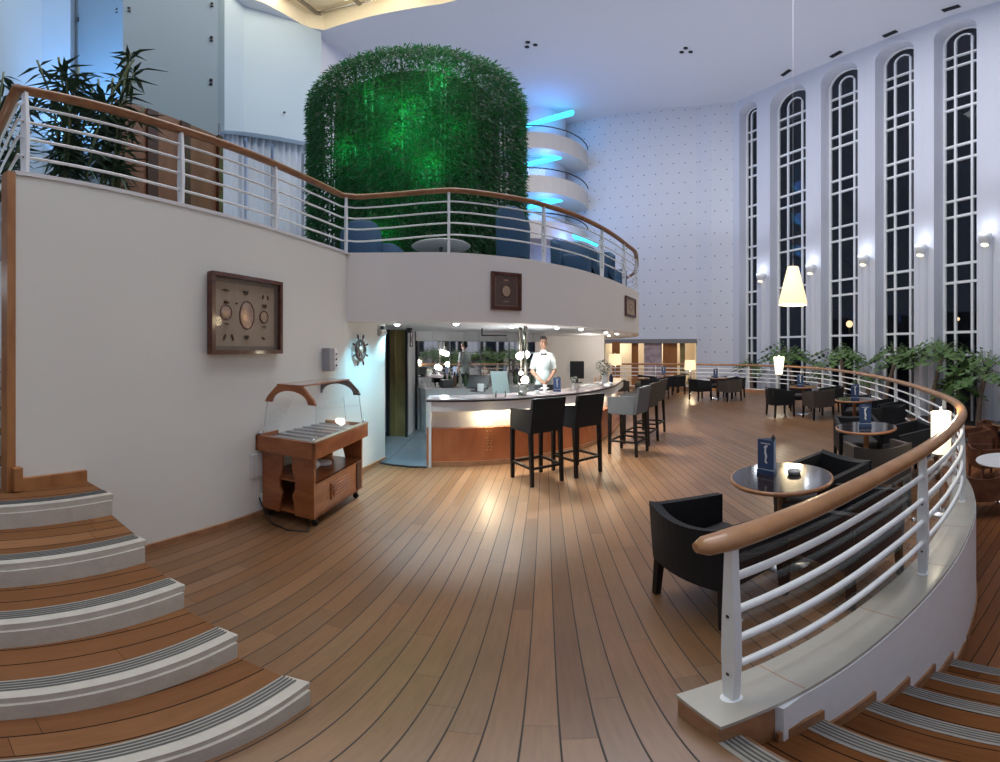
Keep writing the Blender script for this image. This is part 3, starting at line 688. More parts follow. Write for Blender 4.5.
# planter strip in front of the windows
pw = [(wx(y) - 1.15, y) for y in [15.5 - .8 * i for i in range(28)]]
m = MB(); m.ribbon(pw, -.06, .06, ZL, -.52); struct('trim_11', m, M['skirt'])
m = MB(); m.ribbon(pw, .06, 1.0, ZL + .1, -.58); struct('trim_12', m, M['soil'])
# outside: street, far building with lit windows, lamps
m = MB(); m.box((60, 8, ZL - .6), (90, 140, .2)); struct('floor_street', m, M['night'])
# ============================================================ RAILINGS
def post_mesh(h, w=.075, th=.028, bolts=True):
    m = MB(); prof = [(.0, w * .55), (.04, w * .75), (h * .35, w), (h * .6, w * .9), (h, w * .5)]
    P = [(-b / 2, z) for z, b in prof] + [(b / 2, z) for z, b in prof[::-1]]
    n = len(P); vs = [(-th / 2, a, z) for a, z in P] + [(th / 2, a, z) for a, z in P]
    m.add(vs, [tuple(range(n)), tuple(range(n, 2 * n))[::-1]] + [(i, n + i, n + (i + 1) % n, (i + 1) % n) for i in range(n)])
    m.lathe([(.055, 0), (.055, .008), (.02, .012)], (0, 0, 0), 12)
    if bolts:
        for z in (h * .22, h * .62):
            m.lathe([(.009, -.001), (.009, .006), (0, .007)], (0, 0, 0), 8, 1, M=None) if False else m.box((0, 0, z), (th + .008, .012, .012), mi=1)
    return m
def make_railing(name, path, zr, rods, zb, post_d, label, mrail, hr=.045, rod=.018, glass=None, loc=None, nopost=()):
    e = empty(name, loc or (path[0][0], path[0][1], 0), 0, label, 'railing')
    P3 = [Vector((p[0], p[1], zr(i) if callable(zr) else zr)) for i, p in enumerate(path)]
    m = MB(); n = len(P3); rr = [hr] * n; rr[0] = hr * .35; 
    q = [P3[0] - (P3[1] - P3[0]).normalized() * .02] + [P3[0] + (P3[1] - P3[0]).normalized() * .012] + P3[1:]; rr = [hr * .45, hr * .85] + [hr] * (n - 1)
    m.tube(q, rr, 14, sx=1.12, sz=.85); part(m.build('handrail', mrail), e)
    i0_ = 1 if post_d[0] > .05 and name == 'curved_railing' else 0
    for z in rods:
        m = MB(); m.tube([Vector((p.x, p.y, p.z - z)) for p in P3[i0_:]], rod, 8); part(m.build('rod', M['wpaint']), e)
    for d in post_d:
        p, t = along(P3, d); h = p.z - zb - hr * .6; o = post_mesh(h).build('post', [M['wpaint'], M['dark']]); o.location = (p.x, p.y, zb); o.rotation_euler = (0, 0, math.atan2(t.y, t.x))
        o.parent = e; o.matrix_parent_inverse = Matrix.Translation(e.location).inverted()
    if glass:
        for d0_, d1_ in glass:
            A = [along(P3, lerp(d0_ + .06, d1_ - .06, k_ / 6))[0] for k_ in range(7)]; pa = offs([(p.x, p.y) for p in A], .05)
            m = MB(); m.strip([(q[0], q[1], zb + .03) for q in pa], [(q[0], q[1], A[0].z - .10) for q in pa]); g = m.build('glass_panel', M['glass']); part(g, e)
            for k_ in (0, 6):
                for z in (zb + .22, A[0].z - .42):
                    m = MB(); m.sph((lerp(pa[k_][0], A[k_].x, .3), lerp(pa[k_][1], A[k_].y, .3), z), .014, 8, 6); part(m.build('clamp', M['chrome']), e)
    return e
# near curved railing of the deck
rp = [(.585, 1.062)] + railp; rz = lambda i: 1.0 if i == 0 else rail[i - 1].z
d_first = .11
tot = plen([Vector(p) for p in rp]); d2 = 1.52; sp = [d_first, d2, 2.93]
while sp[-1] + 1.35 < tot: sp.append(sp[-1] + 1.35)
make_railing('curved_railing', rp, rz, (.165, .325, .48, .635), .14, sp, 'long white railing with an oiled wooden handrail curving round the teak deck', M['rail'], .045, .017,
             [(sp[i], sp[i + 1]) for i in range(3)])
# gallery railing
gp = offs(gwall, .05)[::-1][:-1]; 
gpath = [(-5.2, 1.25), (-3.6, 1.10), (-2.95, 1.0)] + [(-2.425, .93)] + offs(gwall, .05)[2:] + offs(fasc, .05)[1:]
gz = lambda i: 3.65 if i < 40 else min(3.74, 3.65 + (i - 40) * .008)
G3 = [Vector((p[0], p[1], gz(i))) for i, p in enumerate(gpath)]
def dist_at(x):
    p, _ = at_bearing(gpath[3:], x); d = plen([Vector((*q[:2], 0)) for q in gpath[:4]]); best = None; acc = 0
    for i in range(len(gpath) - 1):
        a, b = Vector(gpath[i]), Vector(gpath[i + 1]); t = max(0, min(1, (p - a).dot(b - a) / (b - a).length_squared)); dd = (a + (b - a) * t - p).length
        if best is None or dd < best[0]: best = (dd, acc + t * (b - a).length)
        acc += (b - a).length
    return best[1]
gd = [.2, 1.5, dist_at(25), dist_at(181), dist_at(275), dist_at(346), dist_at(449), dist_at(544), dist_at(602), dist_at(624)]
gd += [gd[-1] + 1.3, gd[-1] + 2.6]
make_railing('gallery_railing', gpath, gz, (.16, .31, .46, .62), ZG - .02, gd, 'white railing with a brown wooden handrail along the gallery edge, in front of the hedge', M['railg'], .042, .012)

# ============================================================ FURNITURE
def make_armchair(cushion='cush', wk='wick'):
    """tub armchair, faces +Y, origin on the floor"""
    e = empty('wicker_armchair', (0, 0, 0)); w, d, hs = .29, .27, .41
    # back shell: gently bowed, slightly higher at the corners
    m = MB(); n = 10
    def ring(dep, zlo, zhi):
        out = []
        for k_ in range(n + 1):
            u = -1 + 2 * k_ / n; y = -d - .045 * (1 - u * u) + dep; dip = .035 * (1 - u * u)
            out.append(((u * w), y, zlo, zhi - dip))
        return out
    O, I = ring(0, .30, .715), ring(.05, .30, .70)
    vs = [(x, y - .03 * (1 if 1 else 0), zh) for x, y, zl, zh in O] + [(x, y, zl) for x, y, zl, zh in O] + [(x * .9, y - .02, zh) for x, y, zl, zh in I] + [(x * .9, y, zl) for x, y, zl, zh in I]
    N = n + 1; fs = []
    for i in range(n): fs += [(i + 1, i, N + i, N + i + 1), (2 * N + i, 2 * N + i + 1, 3 * N + i + 1, 3 * N + i), (i, i + 1, 2 * N + i + 1, 2 * N + i), (N + i + 1, N + i, 3 * N + i, 3 * N + i + 1)]
    fs += [(0, 2 * N, 3 * N, N), (n, N + n, 3 * N + n, 2 * N + n)]
    m.add(vs, fs); m.build('backrest', M[wk], e)
    for s in (-1, 1):
        m = MB(); x = s * w; p = [(x, -d, .30), (x, d, .30), (x, d, .635), (x, -d, .70)]; q = [(x - s * .05, a[1], a[2]) for a in p]
        m.add(p + q, [(0, 1, 2, 3), (7, 6, 5, 4), (0, 4, 5, 1), (1, 5, 6, 2), (2, 6, 7, 3), (3, 7, 4, 0)]); m.build('armrest', M[wk], e)
    m = MB(); m.box((0, 0, .33), (2 * w - .1, 2 * d - .0, .07)); m.build('seat_frame', M[wk], e)
    m = MB(); m.rbox((0, .02, .395), (2 * w - .11, 2 * d - .04, .075), .025); m.build('seat_cushion', M[cushion], e)
    for sx in (-1, 1):
        for sy in (-1, 1):
            m = MB(); a = .024; b = .019; cx, cy = sx * (w - .025), sy * (d - .03); ox, oy = sx * .012, sy * .015
            m.add([(cx + ox + i * b, cy + oy + j * b, 0) for i, j in ((-1, -1), (1, -1), (1, 1), (-1, 1))] + [(cx + i * a, cy + j * a, .31) for i, j in ((-1, -1), (1, -1), (1, 1), (-1, 1))],
                  [(3, 2, 1, 0), (4, 5, 6, 7), (0, 1, 5, 4), (1, 2, 6, 5), (2, 3, 7, 6), (3, 0, 4, 7)]); m.build('leg', M['legb'], e)
    return e
def make_stool(wk='wick'):
    e = empty('bar_stool', (0, 0, 0)); w, d = .235, .235
    m = MB(); vs = []
    for z, y0, y1 in ((.66, -d - .0, -d + .05), (1.085, -d - .07, -d - .03)):
        for x in (-w, w): vs += [(x, y0, z), (x, y1, z)]
    m.add(vs, [(0, 1, 3, 2), (4, 6, 7, 5), (0, 2, 6, 4), (1, 5, 7, 3), (0, 4, 5, 1), (2, 3, 7, 6)]); m.build('backrest', M[wk], e)
    for s in (-1, 1):
        m = MB(); x = s * w; p = [(x, -d + .02, .66), (x, d, .66), (x, d, .915), (x, -d - .0, .955)]; q = [(x - s * .035, a[1], a[2]) for a in p]
        m.add(p + q, [(0, 1, 2, 3), (7, 6, 5, 4), (0, 4, 5, 1), (1, 5, 6, 2), (2, 6, 7, 3), (3, 7, 4, 0)]); m.build('side_panel', M[wk], e)
    m = MB(); m.box((0, 0, .70), (2 * w - .07, 2 * d, .08)); m.rbox((0, .01, .76), (2 * w - .08, 2 * d - .03, .06), .02); m.build('seat', M['cush'], e)
    for sx in (-1, 1):
        for sy in (-1, 1):
            m = MB(); a = .024; b = .019; cx, cy = sx * (w - .022), sy * (d - .022); o = .0 if sy > 0 else -.03
            m.add([(cx + i * b, cy + o + j * b, 0) for i, j in ((-1, -1), (1, -1), (1, 1), (-1, 1))] + [(cx + i * a, cy + j * a, .67) for i, j in ((-1, -1), (1, -1), (1, 1), (-1, 1))],
                  [(3, 2, 1, 0), (4, 5, 6, 7), (0, 1, 5, 4), (1, 2, 6, 5), (2, 3, 7, 6), (3, 0, 4, 7)]); m.build('leg', M['legb'], e)
    for c_, s_ in (((0, d - .022, .225), (.40, .028, .03)), ((0, -d + .005, .225), (.40, .028, .03)), ((-w + .022, 0, .225), (.028, .40, .03)), ((w - .022, 0, .225), (.028, .40, .03))):
        m = MB(); m.box(c_, s_); m.build('stretcher', M['legb'], e)
    return e
def make_table(r=.37, h=.72, top='ttop', edge='tedge', ped='tedge'):
    e = empty('round_table', (0, 0, 0))
    m = MB(); m.lathe([(0, h - .012), (r - .018, h - .012), (r - .016, h), (0, h)], seg=48, caps=False, smooth=False); m.build('tabletop', M[top], e)
    m = MB(); m.lathe([(r - .02, h - .035), (r - .004, h - .03), (r, h - .018), (r - .004, h - .004), (r - .018, h - .001), (r - .03, h - .01), (r - .02, h - .035)], seg=48, caps=False); m.lathe([(0, h - .035), (r - .02, h - .034)], seg=48, caps=False); m.build('table_edge', M[edge], e)
    m = MB(); m.lathe([(.032, .02), (.032, h - .05), (.10, h - .036)], seg=16); m.build('pedestal', M[ped], e)
    m = MB(); m.lathe([(.21, 0), (.21, .008), (.06, .022), (.04, .05)], seg=32); m.build('base', M['steel'], e)
    return e
GLY = [(-.012, .085), (.004, .10), (.016, .092), (.006, .082), (.004, .062), (.012, .035), (.004, .012), (.014, .0), (.002, -.006), (-.006, .008), (-.002, .03), (-.008, .055), (-.006, .076)]
def make_menu(s=1.):
    """triangular card stand; the navy face looks along -Y"""
    e = empty('menu_stand', (0, 0, 0)); w, h = .064, .24
    m = MB(); m.add([(-w, 0, 0), (w, 0, 0), (w, 0, h), (-w, 0, h)], [(0, 1, 2, 3)]); m.add([(-w, 0, .034), (w, 0, .034), (w, -.0006, .038), (-w, -.0006, .038)], [(0, 1, 2, 3)], 1)
    g = [(x * 1.25, -.0015, .085 + z * 1.25) for x, z in GLY]; m.add(g, [list(range(len(g)))], 1)
    m.add([(-.038, -.0015, .213), (.038, -.0015, .213), (.038, -.0015, .219), (-.038, -.0015, .219)], [(0, 1, 2, 3)], 1)
    m.build('front_card', [M['card'], M['paper']], e, fix=False)
    m = MB(); m.add([(w, 0, 0), (w * .2, .10, 0), (w * .2, .10, h), (w, 0, h), (-w, 0, 0), (-w, 0, h)], [(0, 1, 2, 3), (1, 4, 5, 2)]); m.build('side_card', M['cardside'], e, fix=False)
    m = MB(); m.prism([(-w - .004, -.004), (w + .004, -.004), (w * .2, .106)], 0, .03); m.build('card_base', M['card'], e)
    m = MB()
    for k_ in range(4): m.tube([(lerp(w * .9, w * .3, k_ / 3), .01 + k_ * .025, h - .01), (lerp(w * .9, w * .3, k_ / 3) - .02, .01 + k_ * .025, h + .022)], .0035, 5)
    m.build('binding_wire', M['dark'], e)
    return e
def yaw(p, q): return math.atan2(-(q[0] - p[0]), q[1] - p[1])           # facing from p to q
chair0 = make_armchair(); chair1 = make_armchair('cushl', 'wick2'); stool0 = make_stool(); stool1 = make_stool('wick3'); stool2 = make_stool('wick2'); table0 = make_table(); menu0 = make_menu()
used = {}
def put(proto, loc, rz, label, cat_, group, scale=None):
    if proto.name not in used:
        used[proto.name] = 1; proto.location = loc; proto.rotation_euler = (0, 0, rz); tag(proto, label, cat_, group)
        if scale: proto.scale = (scale,) * 3
        return proto
    o = dup(proto, loc, rz, label, group, scale); o['category'] = cat_; return o
GA, GT, GS, GM = 'wicker armchairs on the deck', 'round tables on the deck', 'bar stools along the bar', 'menu stands on the tables'
T = {1: (1.85, 2.175), 2: (3.80, 2.92), 3: (5.85, 4.78), 4: (7.05, 7.45), 5: (7.0, 11.6), 6: (6.2, 14.2), 7: (4.55, 12.6)}
tl = {1: 'nearest round smoked-glass table with wood edge, beside the curved railing', 2: 'round glass-topped table second nearest, with the cylinder lamp beside it', 3: 'round glass table third along the curved railing, behind the navy menu card',
      4: 'round table below the glowing pendant lamp in the middle distance', 5: 'far round table below the right one of the two yellow lamps on the railing side', 6: 'far round table in front of the orange wooden doors', 7: 'far round table just beyond the end of the bar'}
for k_, p in T.items(): put(table0, (p[0], p[1], 0), .3 * k_, tl[k_], 'table', GT)
def ch(T_, dx, dy, label, brown=False, off=None):
    t = T_; p = (t[0] + dx, t[1] + dy); put(chair1 if brown else chair0, (p[0], p[1], 0), yaw(p, t) + (off or 0), label, 'chair', GA)
# nearest table
put(chair0, (1.22, 1.99, 0), R(-76), 'nearest black wicker armchair, left of the first table, its back to the open floor', 'chair', GA)
put(chair0, (2.36, 2.28, 0), R(88), 'dark wicker armchair on the far side of the nearest table', 'chair', GA)
put(chair0, (1.93, 1.66, 0), R(4), 'dark wicker armchair just behind the near rail, between first and second posts', 'chair', GA)
# second table
put(chair1, (3.36, 2.46, 0), R(-38), 'brown ribbed wicker armchair seen from behind, in front of the second table', 'chair', GA)
put(chair0, (4.28, 2.62, 0), R(60), 'black wicker armchair right of the second table, next to the cylinder lamp', 'chair', GA)
put(chair0, (4.25, 3.42, 0), R(140), 'black wicker armchair beyond the second table', 'chair', GA)
# third table
put(chair0, (5.62, 3.98, 0), R(-8), 'black wicker armchair on the near side of the third table', 'chair', GA)
put(chair0, (6.35, 4.35, 0), R(50), 'black wicker armchair between the third table and the railing', 'chair', GA)
put(chair0, (6.45, 5.2, 0), R(125), 'black wicker armchair on the far side of the third table', 'chair', GA)
# fourth table
ch(T[4], -.62, .18, 'black wicker armchair with a pale cushion, left of the table under the pendant lamp', False)
ch(T[4], -.18, -.72, 'brown wicker armchair nearest to us at the table under the pendant lamp', True)
ch(T[4], .55, -.45, 'dark wicker armchair right of the table under the pendant lamp', False)
ch(T[4], .45, .60, 'dark wicker armchair behind the table under the pendant lamp', False)
ch(T[5], -.68, -.05, 'far dark wicker armchair left of the table beside the right yellow lamp', False)
ch(T[5], .05, -.70, 'far brown wicker armchair in front of the table beside the right yellow lamp', True)
ch(T[5], .68, .0, 'far dark wicker armchair right of the table beside the right yellow lamp', False)
ch(T[5], .45, .65, 'far dark wicker armchair behind the table beside the right yellow lamp', False)
ch(T[6], -.72, .0, 'far dark wicker armchair left of the table in front of the orange doors', False)
ch(T[6], .10, -.72, 'far dark wicker armchair in front of the table near the orange doors', False)
ch(T[6], .72, -.05, 'far brown wicker armchair right of the table near the orange doors', True)
ch(T[7], -.66, .05, 'far brown wicker armchair directly behind the end of the bar counter', True)
ch(T[7], .70, -.1, 'far dark wicker armchair right of the table beyond the bar end', False)
ch(T[7], .0, -.72, 'far dark wicker armchair just over the stool backs beyond the bar end', False)
# grey lounge seats far behind the flowers
# stools
SL = [((.445, 4.925), R(28), 'first wicker bar stool from the left, its black back towards us', stool0),
      ((1.00, 5.20), R(31), 'second wicker bar stool from the left, beside the leftmost one', stool0),
      ((1.98, 5.98), R(47), 'third bar stool, light grey woven side towards us', stool1),
      ((2.42, 6.60), R(46), 'fourth bar stool, brown back partly hidden by the grey one', stool2),
      ((2.86, 7.30), R(48), 'fifth bar stool, the one closest to the deck tables', stool2)]
for p, a, l, pr in SL: put(pr, (p[0], p[1], 0), a, l, 'bar stool', GS)
# menus
def put_menu(k_, dx, dy, rz, label, s=1.): put(menu0, (T[k_][0] + dx, T[k_][1] + dy, .72), rz, label, 'menu stand', GM, s)
put_menu(1, -.07, .10, R(-74), 'navy menu stand with a white emblem on the nearest table', 1.12)
put_menu(2, -.02, -.0, R(-48), 'navy menu stand with a white emblem on the second table', 1.12)
put_menu(3, -.10, -.1, R(-50), 'navy menu stand on the third table along the railing', 1.2)
put_menu(4, -.1, .0, R(-40), 'navy menu stand on the table under the pendant lamp', 1.3)
put_menu(5, .0, .1, R(-30), 'small dark menu stand on the far table beside the right yellow lamp', 1.2)
put_menu(6, .0, .1, R(-20), 'small dark menu stand on the far table near the orange doors', 1.2)
# ashtray
m = MB(); m.lathe([(.0, .004), (.045, .004), (.052, .03), (.046, .034), (.042, .012), (.0, .01)], seg=20, caps=False); o = m.build('glass_ashtray', mat('ashtray_glass', (.35, .36, .34), .08, coat=.5), loc=(T[1][0] + .10, T[1][1] - .02, .718))
tag(o, 'round glass ashtray beside the menu stand on the nearest table', 'ashtray')
# ---- display lamps
def lampobj(name, p, r0, r1, z0, z1, label, shade, pole=True, cat_='lamp', zb=0.):
    e = empty(name, (p[0], p[1], zb), 0, label, cat_)
    m = MB(); m.lathe([(r0, z0 - zb), (r1, z1 - zb)], seg=32, caps=False); m.lathe([(0, z1 - zb - .02), (r1 - .005, z1 - zb - .02)], seg=32, caps=False); m.build('lamp_shade', M[shade], e, fix=False)
    if pole:
        m = MB(); m.lathe([(.012, .02), (.012, z1 - zb)], seg=10); m.lathe([(.14, 0), (.14, .012), (.02, .03)], seg=24); m.lathe([(.03, z0 - zb - .05), (r0 * .7, z0 - zb - .01)], seg=16); m.build('pole', M['steel'], e)
        m = MB(); m.sph((0, 0, z1 - zb + .03), .018, 8, 6); m.build('finial', M['chrome'], e)
    return e
lp = pol(941, 3.85); lampobj('floor_lamp', lp, .098, .098, zof(452, 3.85), zof(412, 3.85), 'glowing cylinder floor lamp behind the near handrail', 'shadeT')
lp2 = pol(779, 13.4); lampobj('floor_lamp', lp2, .12, .19, zof(374, 13.4), zof(357, 13.4), 'small glowing floor lamp standing by the far railing, left of the pendant', 'shadeT')
lp3 = pol(718, 14.0); lampobj('table_lamp', (T[5][0] - .05, T[5][1] + 1.9), .22, .20, zof(371, 14.2), zof(361, 14.2), 'wide yellow glowing lampshade on a stand between two far tables', 'shade')
lp4 = pol(615, 13.4); lampobj('table_lamp', lp4, .22, .20, zof(365, 13.2), zof(354, 13.2), 'yellow glowing lampshade right of the flowers beyond the bar', 'shade')
# pendant
pp = pol(793, 9.4); zb_, zt_ = zof(305, 9.4), zof(267, 9.4)
e = empty('pendant_lamp', (pp.x, pp.y, zb_), 0, 'large cream conical pendant lamp glowing in front of the arched windows', 'pendant lamp')
m = MB(); m.lathe([(.33, 0), (.335, .08), (.13, zt_ - zb_), (.0, zt_ - zb_)], seg=36, caps=False); m.build('lamp_shade', M['shade'], e, fix=False)
m = MB(); m.lathe([(.0, .015), (.31, .015)], seg=36, caps=False); m.build('diffuser', M['shadeT'], e, fix=False)
m = MB(); m.lathe([(.0035, zt_ - zb_), (.0035, ZC - zb_)], seg=6); m.build('cable', M['wpaint'], e)
# wall sconces on the pilasters
SC = []
for k_, (P, d, nrm, W, cx, hw, zsp, r) in enumerate(recess):
    if k_ == 0 or k_ > 6: continue
    p = P - nrm * .19; e = empty('wall_sconce', (p.x, p.y, 5.2), math.atan2(-nrm.x, nrm.y) + math.pi); SC.append(p)
    tag(e, ['', 'glowing shell sconce on the pilaster left of the window behind the pendant lamp', 'glowing shell sconce on the second pilaster, upper right of the pendant lamp', 'glowing shell sconce on the third pilaster from the left', 'glowing shell sconce on the fourth pilaster from the left', 'glowing shell sconce on the rightmost pilaster in view', 'glowing shell sconce on a pilaster outside the right edge'][k_], 'wall light', 'shell sconces on the pilasters')
    m = MB(); m.lathe([(.02, -.36), (.12, -.30), (.20, -.12), (.22, .06), (.20, .06), (.17, -.1), (.1, -.26), (0, -.3)], seg=18, caps=False); m.build('bowl', M['wpaint'], e)
    m = MB(); m.sph((0, .02, -.30), (.13, .13, .06), 10, 6); m.build('bulb', M['shadeT'], e)
# ============================================================ THE BAR
CEp = [(-1.0, 5.37), (-.45, 5.45), (.14, 5.62), (.60, 5.86), (1.07, 6.15), (1.55, 6.55), (2.09, 7.26), (2.5, 8.1), (2.84, 8.87), (2.9, 9.15)]
CE = [tuple(p) for p in cat([Vector(p) for p in CEp], 5)]
bar = empty('bar_counter', (0, 5.6, 0), 0, 'long curved bar counter with cherry wood front and pale top', 'bar counter')
m = MB(); m.prism([CE[0]] + CE[1:] + [(2.75, 9.38), (2.5, 9.42)] + offs(CE, .58)[::-1], .935, .972); part(m.build('counter_top', M['ctop'], fix=False), bar)
m = MB(); m.ribbon(CE, -.006, .004, .936, .960); part(m.build('edge_strip', M['dark']), bar)
m = MB(); m.ribbon(CE, .015, .05, .80, .935); part(m.build('apron', M['wlam']), bar)
m = MB(); m.ribbon(CE, .15, .18, .50, .86); part(m.build('lit_recess', M['wlam']), bar)
m = MB(); m.ribbon(CE, .05, .09, .07, .555); m.ribbon(CE, .05, .16, .545, .556); part(m.build('front_panel', M['cherry']), bar)
m = MB(); m.ribbon(CE, .035, .09, 0, .075); part(m.build('plinth', M['skirt']), bar)
m = MB(); m.box((-.985, 5.66, .468), (.035, .60, .935), .12); part(m.build('end_panel', M['wlam']), bar)
m = MB(); m.ribbon(CE, .52, .56, 0.01, .935); part(m.build('inner_panel', M['wlam']), bar)
for x in (491,):
    p = at(x, 429, .56); m = MB(); m.box((0, 0, 0), (.03, .012, .03)); 
    brs = mat('brass', (.6, .42, .2), .3, metal=1.)
    q, t = at_bearing(CE, 488)
    for r_ in range(7):
        for c_ in range(2):
            m = MB(); m.sph((0, 0, 0), .008, 6, 4); o = m.build('brass_stud', brs); u_ = c_ * .05 + (r_ % 2) * .012
            o.location = (q.x - t.y * .048 + t.x * u_, q.y + t.x * .048 + t.y * u_, .50 - r_ * .045); o.parent = bar; o.matrix_parent_inverse = Matrix.Translation(bar.location).inverted()
q, t = at_bearing(CE, 491); bl = (q.x - t.y * .105, q.y + t.x * .105, .70)
m = MB(); m.lathe([(0, -.05), (.05, -.04), (.065, 0), (.05, .045), (0, .05)], seg=16, caps=False, M=Matrix.Rotation(R(90), 3, 'X')); o = m.build('recess_lamp', M['bulb'], loc=bl); tag(o, 'glowing round lamp in the recess under the bar top, left of the first stool', 'lamp')
# back counter along the mirror
m = MB(); a_ = math.atan2(md.y, md.x)
bc = empty('bar_cabinet', mp(1.3, 0, .3), 0, 'white back counter under the mirrors behind the bar', 'counter')
m.box(mp(1.5, .44, .24), (2.9, .44, .86), a_); part(m.build('cabinet', mat('pale_blue_white_laminate', (.62, .68, .70), .3)), bc)
m = MB(); m.box(mp(1.5, .885, .25), (2.95, .5, .03), a_); part(m.build('worktop', M['wlam']), bc)
m = MB()
for z, d_ in ((1.32, .12), (1.60, .12)):
    m.box(mp(1.75, z, d_), (2.0, .2, .012), a_)
o = m.build('glass_shelf', mat('shelf_glass_edge', (.25, .24, .22), .1)); part(o, bc)
# bottles on the back counter
bot = None; cols_ = [mat('green_bottle', (.03, .10, .04), .08), mat('brown_bottle', (.10, .04, .015), .08), mat('clear_bottle', (.45, .5, .5), .08)]
bprof = [(0, 0), (.036, .002), (.038, .02), (.038, .17), (.014, .23), (.013, .285), (.016, .29), (.016, .30), (0, .30)]
protos = []
for c_ in range(3): m = MB(); m.lathe([(r_, z) for r_, z in bprof], seg=12, caps=False); protos.append((m, cols_[c_]))
bpos = [(.62, .9), (.74, .9), (.86, .9), (.98, .9), (1.9, .9), (2.02, .9), (2.16, .9), (2.3, .9), (2.44, .9), (2.58, .9)]
bm_ = [protos[i][0].build('bottle', protos[i][1]) for i in range(3)]; bu = [0, 0, 0]
where = ['leftmost green bottle of the row on the back counter', 'brown bottle second from left on the back counter', 'clear bottle third from left on the back counter', 'green bottle fourth from left, by the till screen, on the back counter', 'brown bottle behind the white menu board on the back counter',
         'clear bottle just right of the menu board on the back counter', 'green bottle left of the hanging lights on the back counter', 'brown bottle under the hanging lights on the back counter', 'clear bottle right of the hanging lights on the back counter', 'last green bottle beside the barman on the back counter']
for i, (u, z) in enumerate(bpos):
    k_ = i % 3; o = bm_[k_] if not bu[k_] else bm_[k_].copy()
    if bu[k_]: col.objects.link(o)
    bu[k_] = 1; o.location = mp(u, z, .18); tag(o, where[i], 'bottle', 'bottles on the back counter')
# glasses / cups at the left end of the back counter
gl0 = None
for i, u in enumerate((.06, .15, .24, .33)):
    if gl0 is None: m = MB(); m.lathe([(.028, 0), (.034, .10), (.031, .10), (.026, .006), (0, .006)], seg=12, caps=False); gl0 = m.build('drinking_glass', M['paper']); o = gl0
    else: o = gl0.copy(); col.objects.link(o)
    o.location = mp(u, .9, .3); tag(o, ['leftmost white cup at the left end of the back counter', 'second white cup on the left end of the back counter', 'third white cup on the left end of the back counter', 'fourth white cup on the left, next to the dark box'][i], 'cup', 'cups on the back counter')
m = MB(); m.rbox((0, 0, .08), (.26, .2, .16), .02); m.box((0, -.101, .09), (.2, .004, .08), mi=1); o = m.build('coffee_machine', [M['black'], M['dark']], loc=mp(.52, .9, .34)); o.rotation_euler.z = a_; tag(o, 'low dark box appliance on the left part of the back counter', 'appliance')
# till screen
def onbar(x, y, dz=0): p = at(x, y, .972); p.z += dz; return p
p = onbar(478, 391.5); e = empty('till_screen', p, R(-14), 'dark tilted till screen on the bar, left of the white menu board', 'screen')
m = MB(); m.rbox((0, 0, .16), (.36, .03, .24), .01, M=Matrix.Rotation(R(-24), 3, 'X')); m.build('screen', M['black'], e)
m = MB(); m.box((0, .04, .035), (.08, .12, .07)); m.rbox((0, .02, .008), (.24, .18, .016), .006); m.build('stand', M['dark'], e)
m = MB(); m.rbox((.06, -.05, .07), (.11, .02, .13), .005, M=Matrix.Rotation(R(-10), 3, 'X')); m.build('customer_display', M['wlam'], e)
# white menu board on easel
p = onbar(500, 397); e = empty('menu_board', p, R(-4), 'large white menu board on a small easel, on the bar left of the flowers', 'menu board')
m = MB(); rot = Matrix.Rotation(R(-14), 3, 'X'); m.add([rot @ Vector(q) + Vector((0, 0, .05)) for q in [(-.10, 0, 0), (.14, 0, 0), (.09, 0, .33), (-.15, 0, .33), (-.10, .012, 0), (.14, .012, 0), (.09, .012, .33), (-.15, .012, .33)]],
    [(0, 1, 2, 3), (7, 6, 5, 4), (0, 4, 5, 1), (1, 5, 6, 2), (2, 6, 7, 3), (3, 7, 4, 0)]); m.build('board', mat('pale_cyan_board', (.60, .80, .80), .4), e)
m = MB()
for s in (-.06, .08): m.tube([(s, -.04, 0), (s, .0, .055), (s * .5, .07, .2)], .007, 6); m.tube([(s, 0, .055), (s, .1, .0)], .006, 6)
m.build('easel', M['black'], e)
# flowers
def bouquet(name, p, r_, n, hgt, pot, label, pc='petal', stems=.12):
    e = empty(name, p, 0, label, 'flowers'); m = MB(); rr = random.Random(n)
    for i in range(n):
        d_ = Vector((rr.gauss(0, 1), rr.gauss(0, 1), rr.gauss(0, .8) + .3)).normalized(); c_ = Vector((0, 0, hgt)) + d_ * r_ * rr.uniform(.6, 1)
        for k_ in range(5):
            a = 2 * math.pi * k_ / 5 + rr.random(); t = Vector((math.cos(a), math.sin(a), .4)); u = t.cross(d_).normalized() * .012; w = t * .03
            m.add([c_, c_ + w * .6 + u, c_ + w * 1.1, c_ + w * .6 - u], [(0, 1, 2, 3)], 0)
    m.build('blossom', M[pc], e, fix=False); m = MB()
    for i in range(n * 2):
        d_ = Vector((rr.gauss(0, 1), rr.gauss(0, 1), rr.gauss(0, .8))).normalized(); c_ = Vector((0, 0, hgt - .01)) + d_ * r_ * rr.uniform(.3, .95)
        t = (d_ + Vector((0, 0, rr.uniform(-.5, .5)))).normalized() * .055; u = t.cross(Vector((.3, .2, 1))).normalized() * .014
        m.add([c_, c_ + t * .5 + u, c_ + t, c_ + t * .5 - u], [(0, 1, 2, 3)])
    m.build('leaves', M['leafm'], e, fix=False)
    if pot: m = MB(); m.lathe(pot, seg=16, caps=False); m.build('vase', M['paper'] if pc == 'petal' else M['steel'], e)
bouquet('flower_arrangement', onbar(522, 395), .10, 26, .09, [(0, 0), (.06, .002), (.07, .05), (.06, .06), (0, .06)], 'low green and white flower arrangement on the bar, right of the menu board')
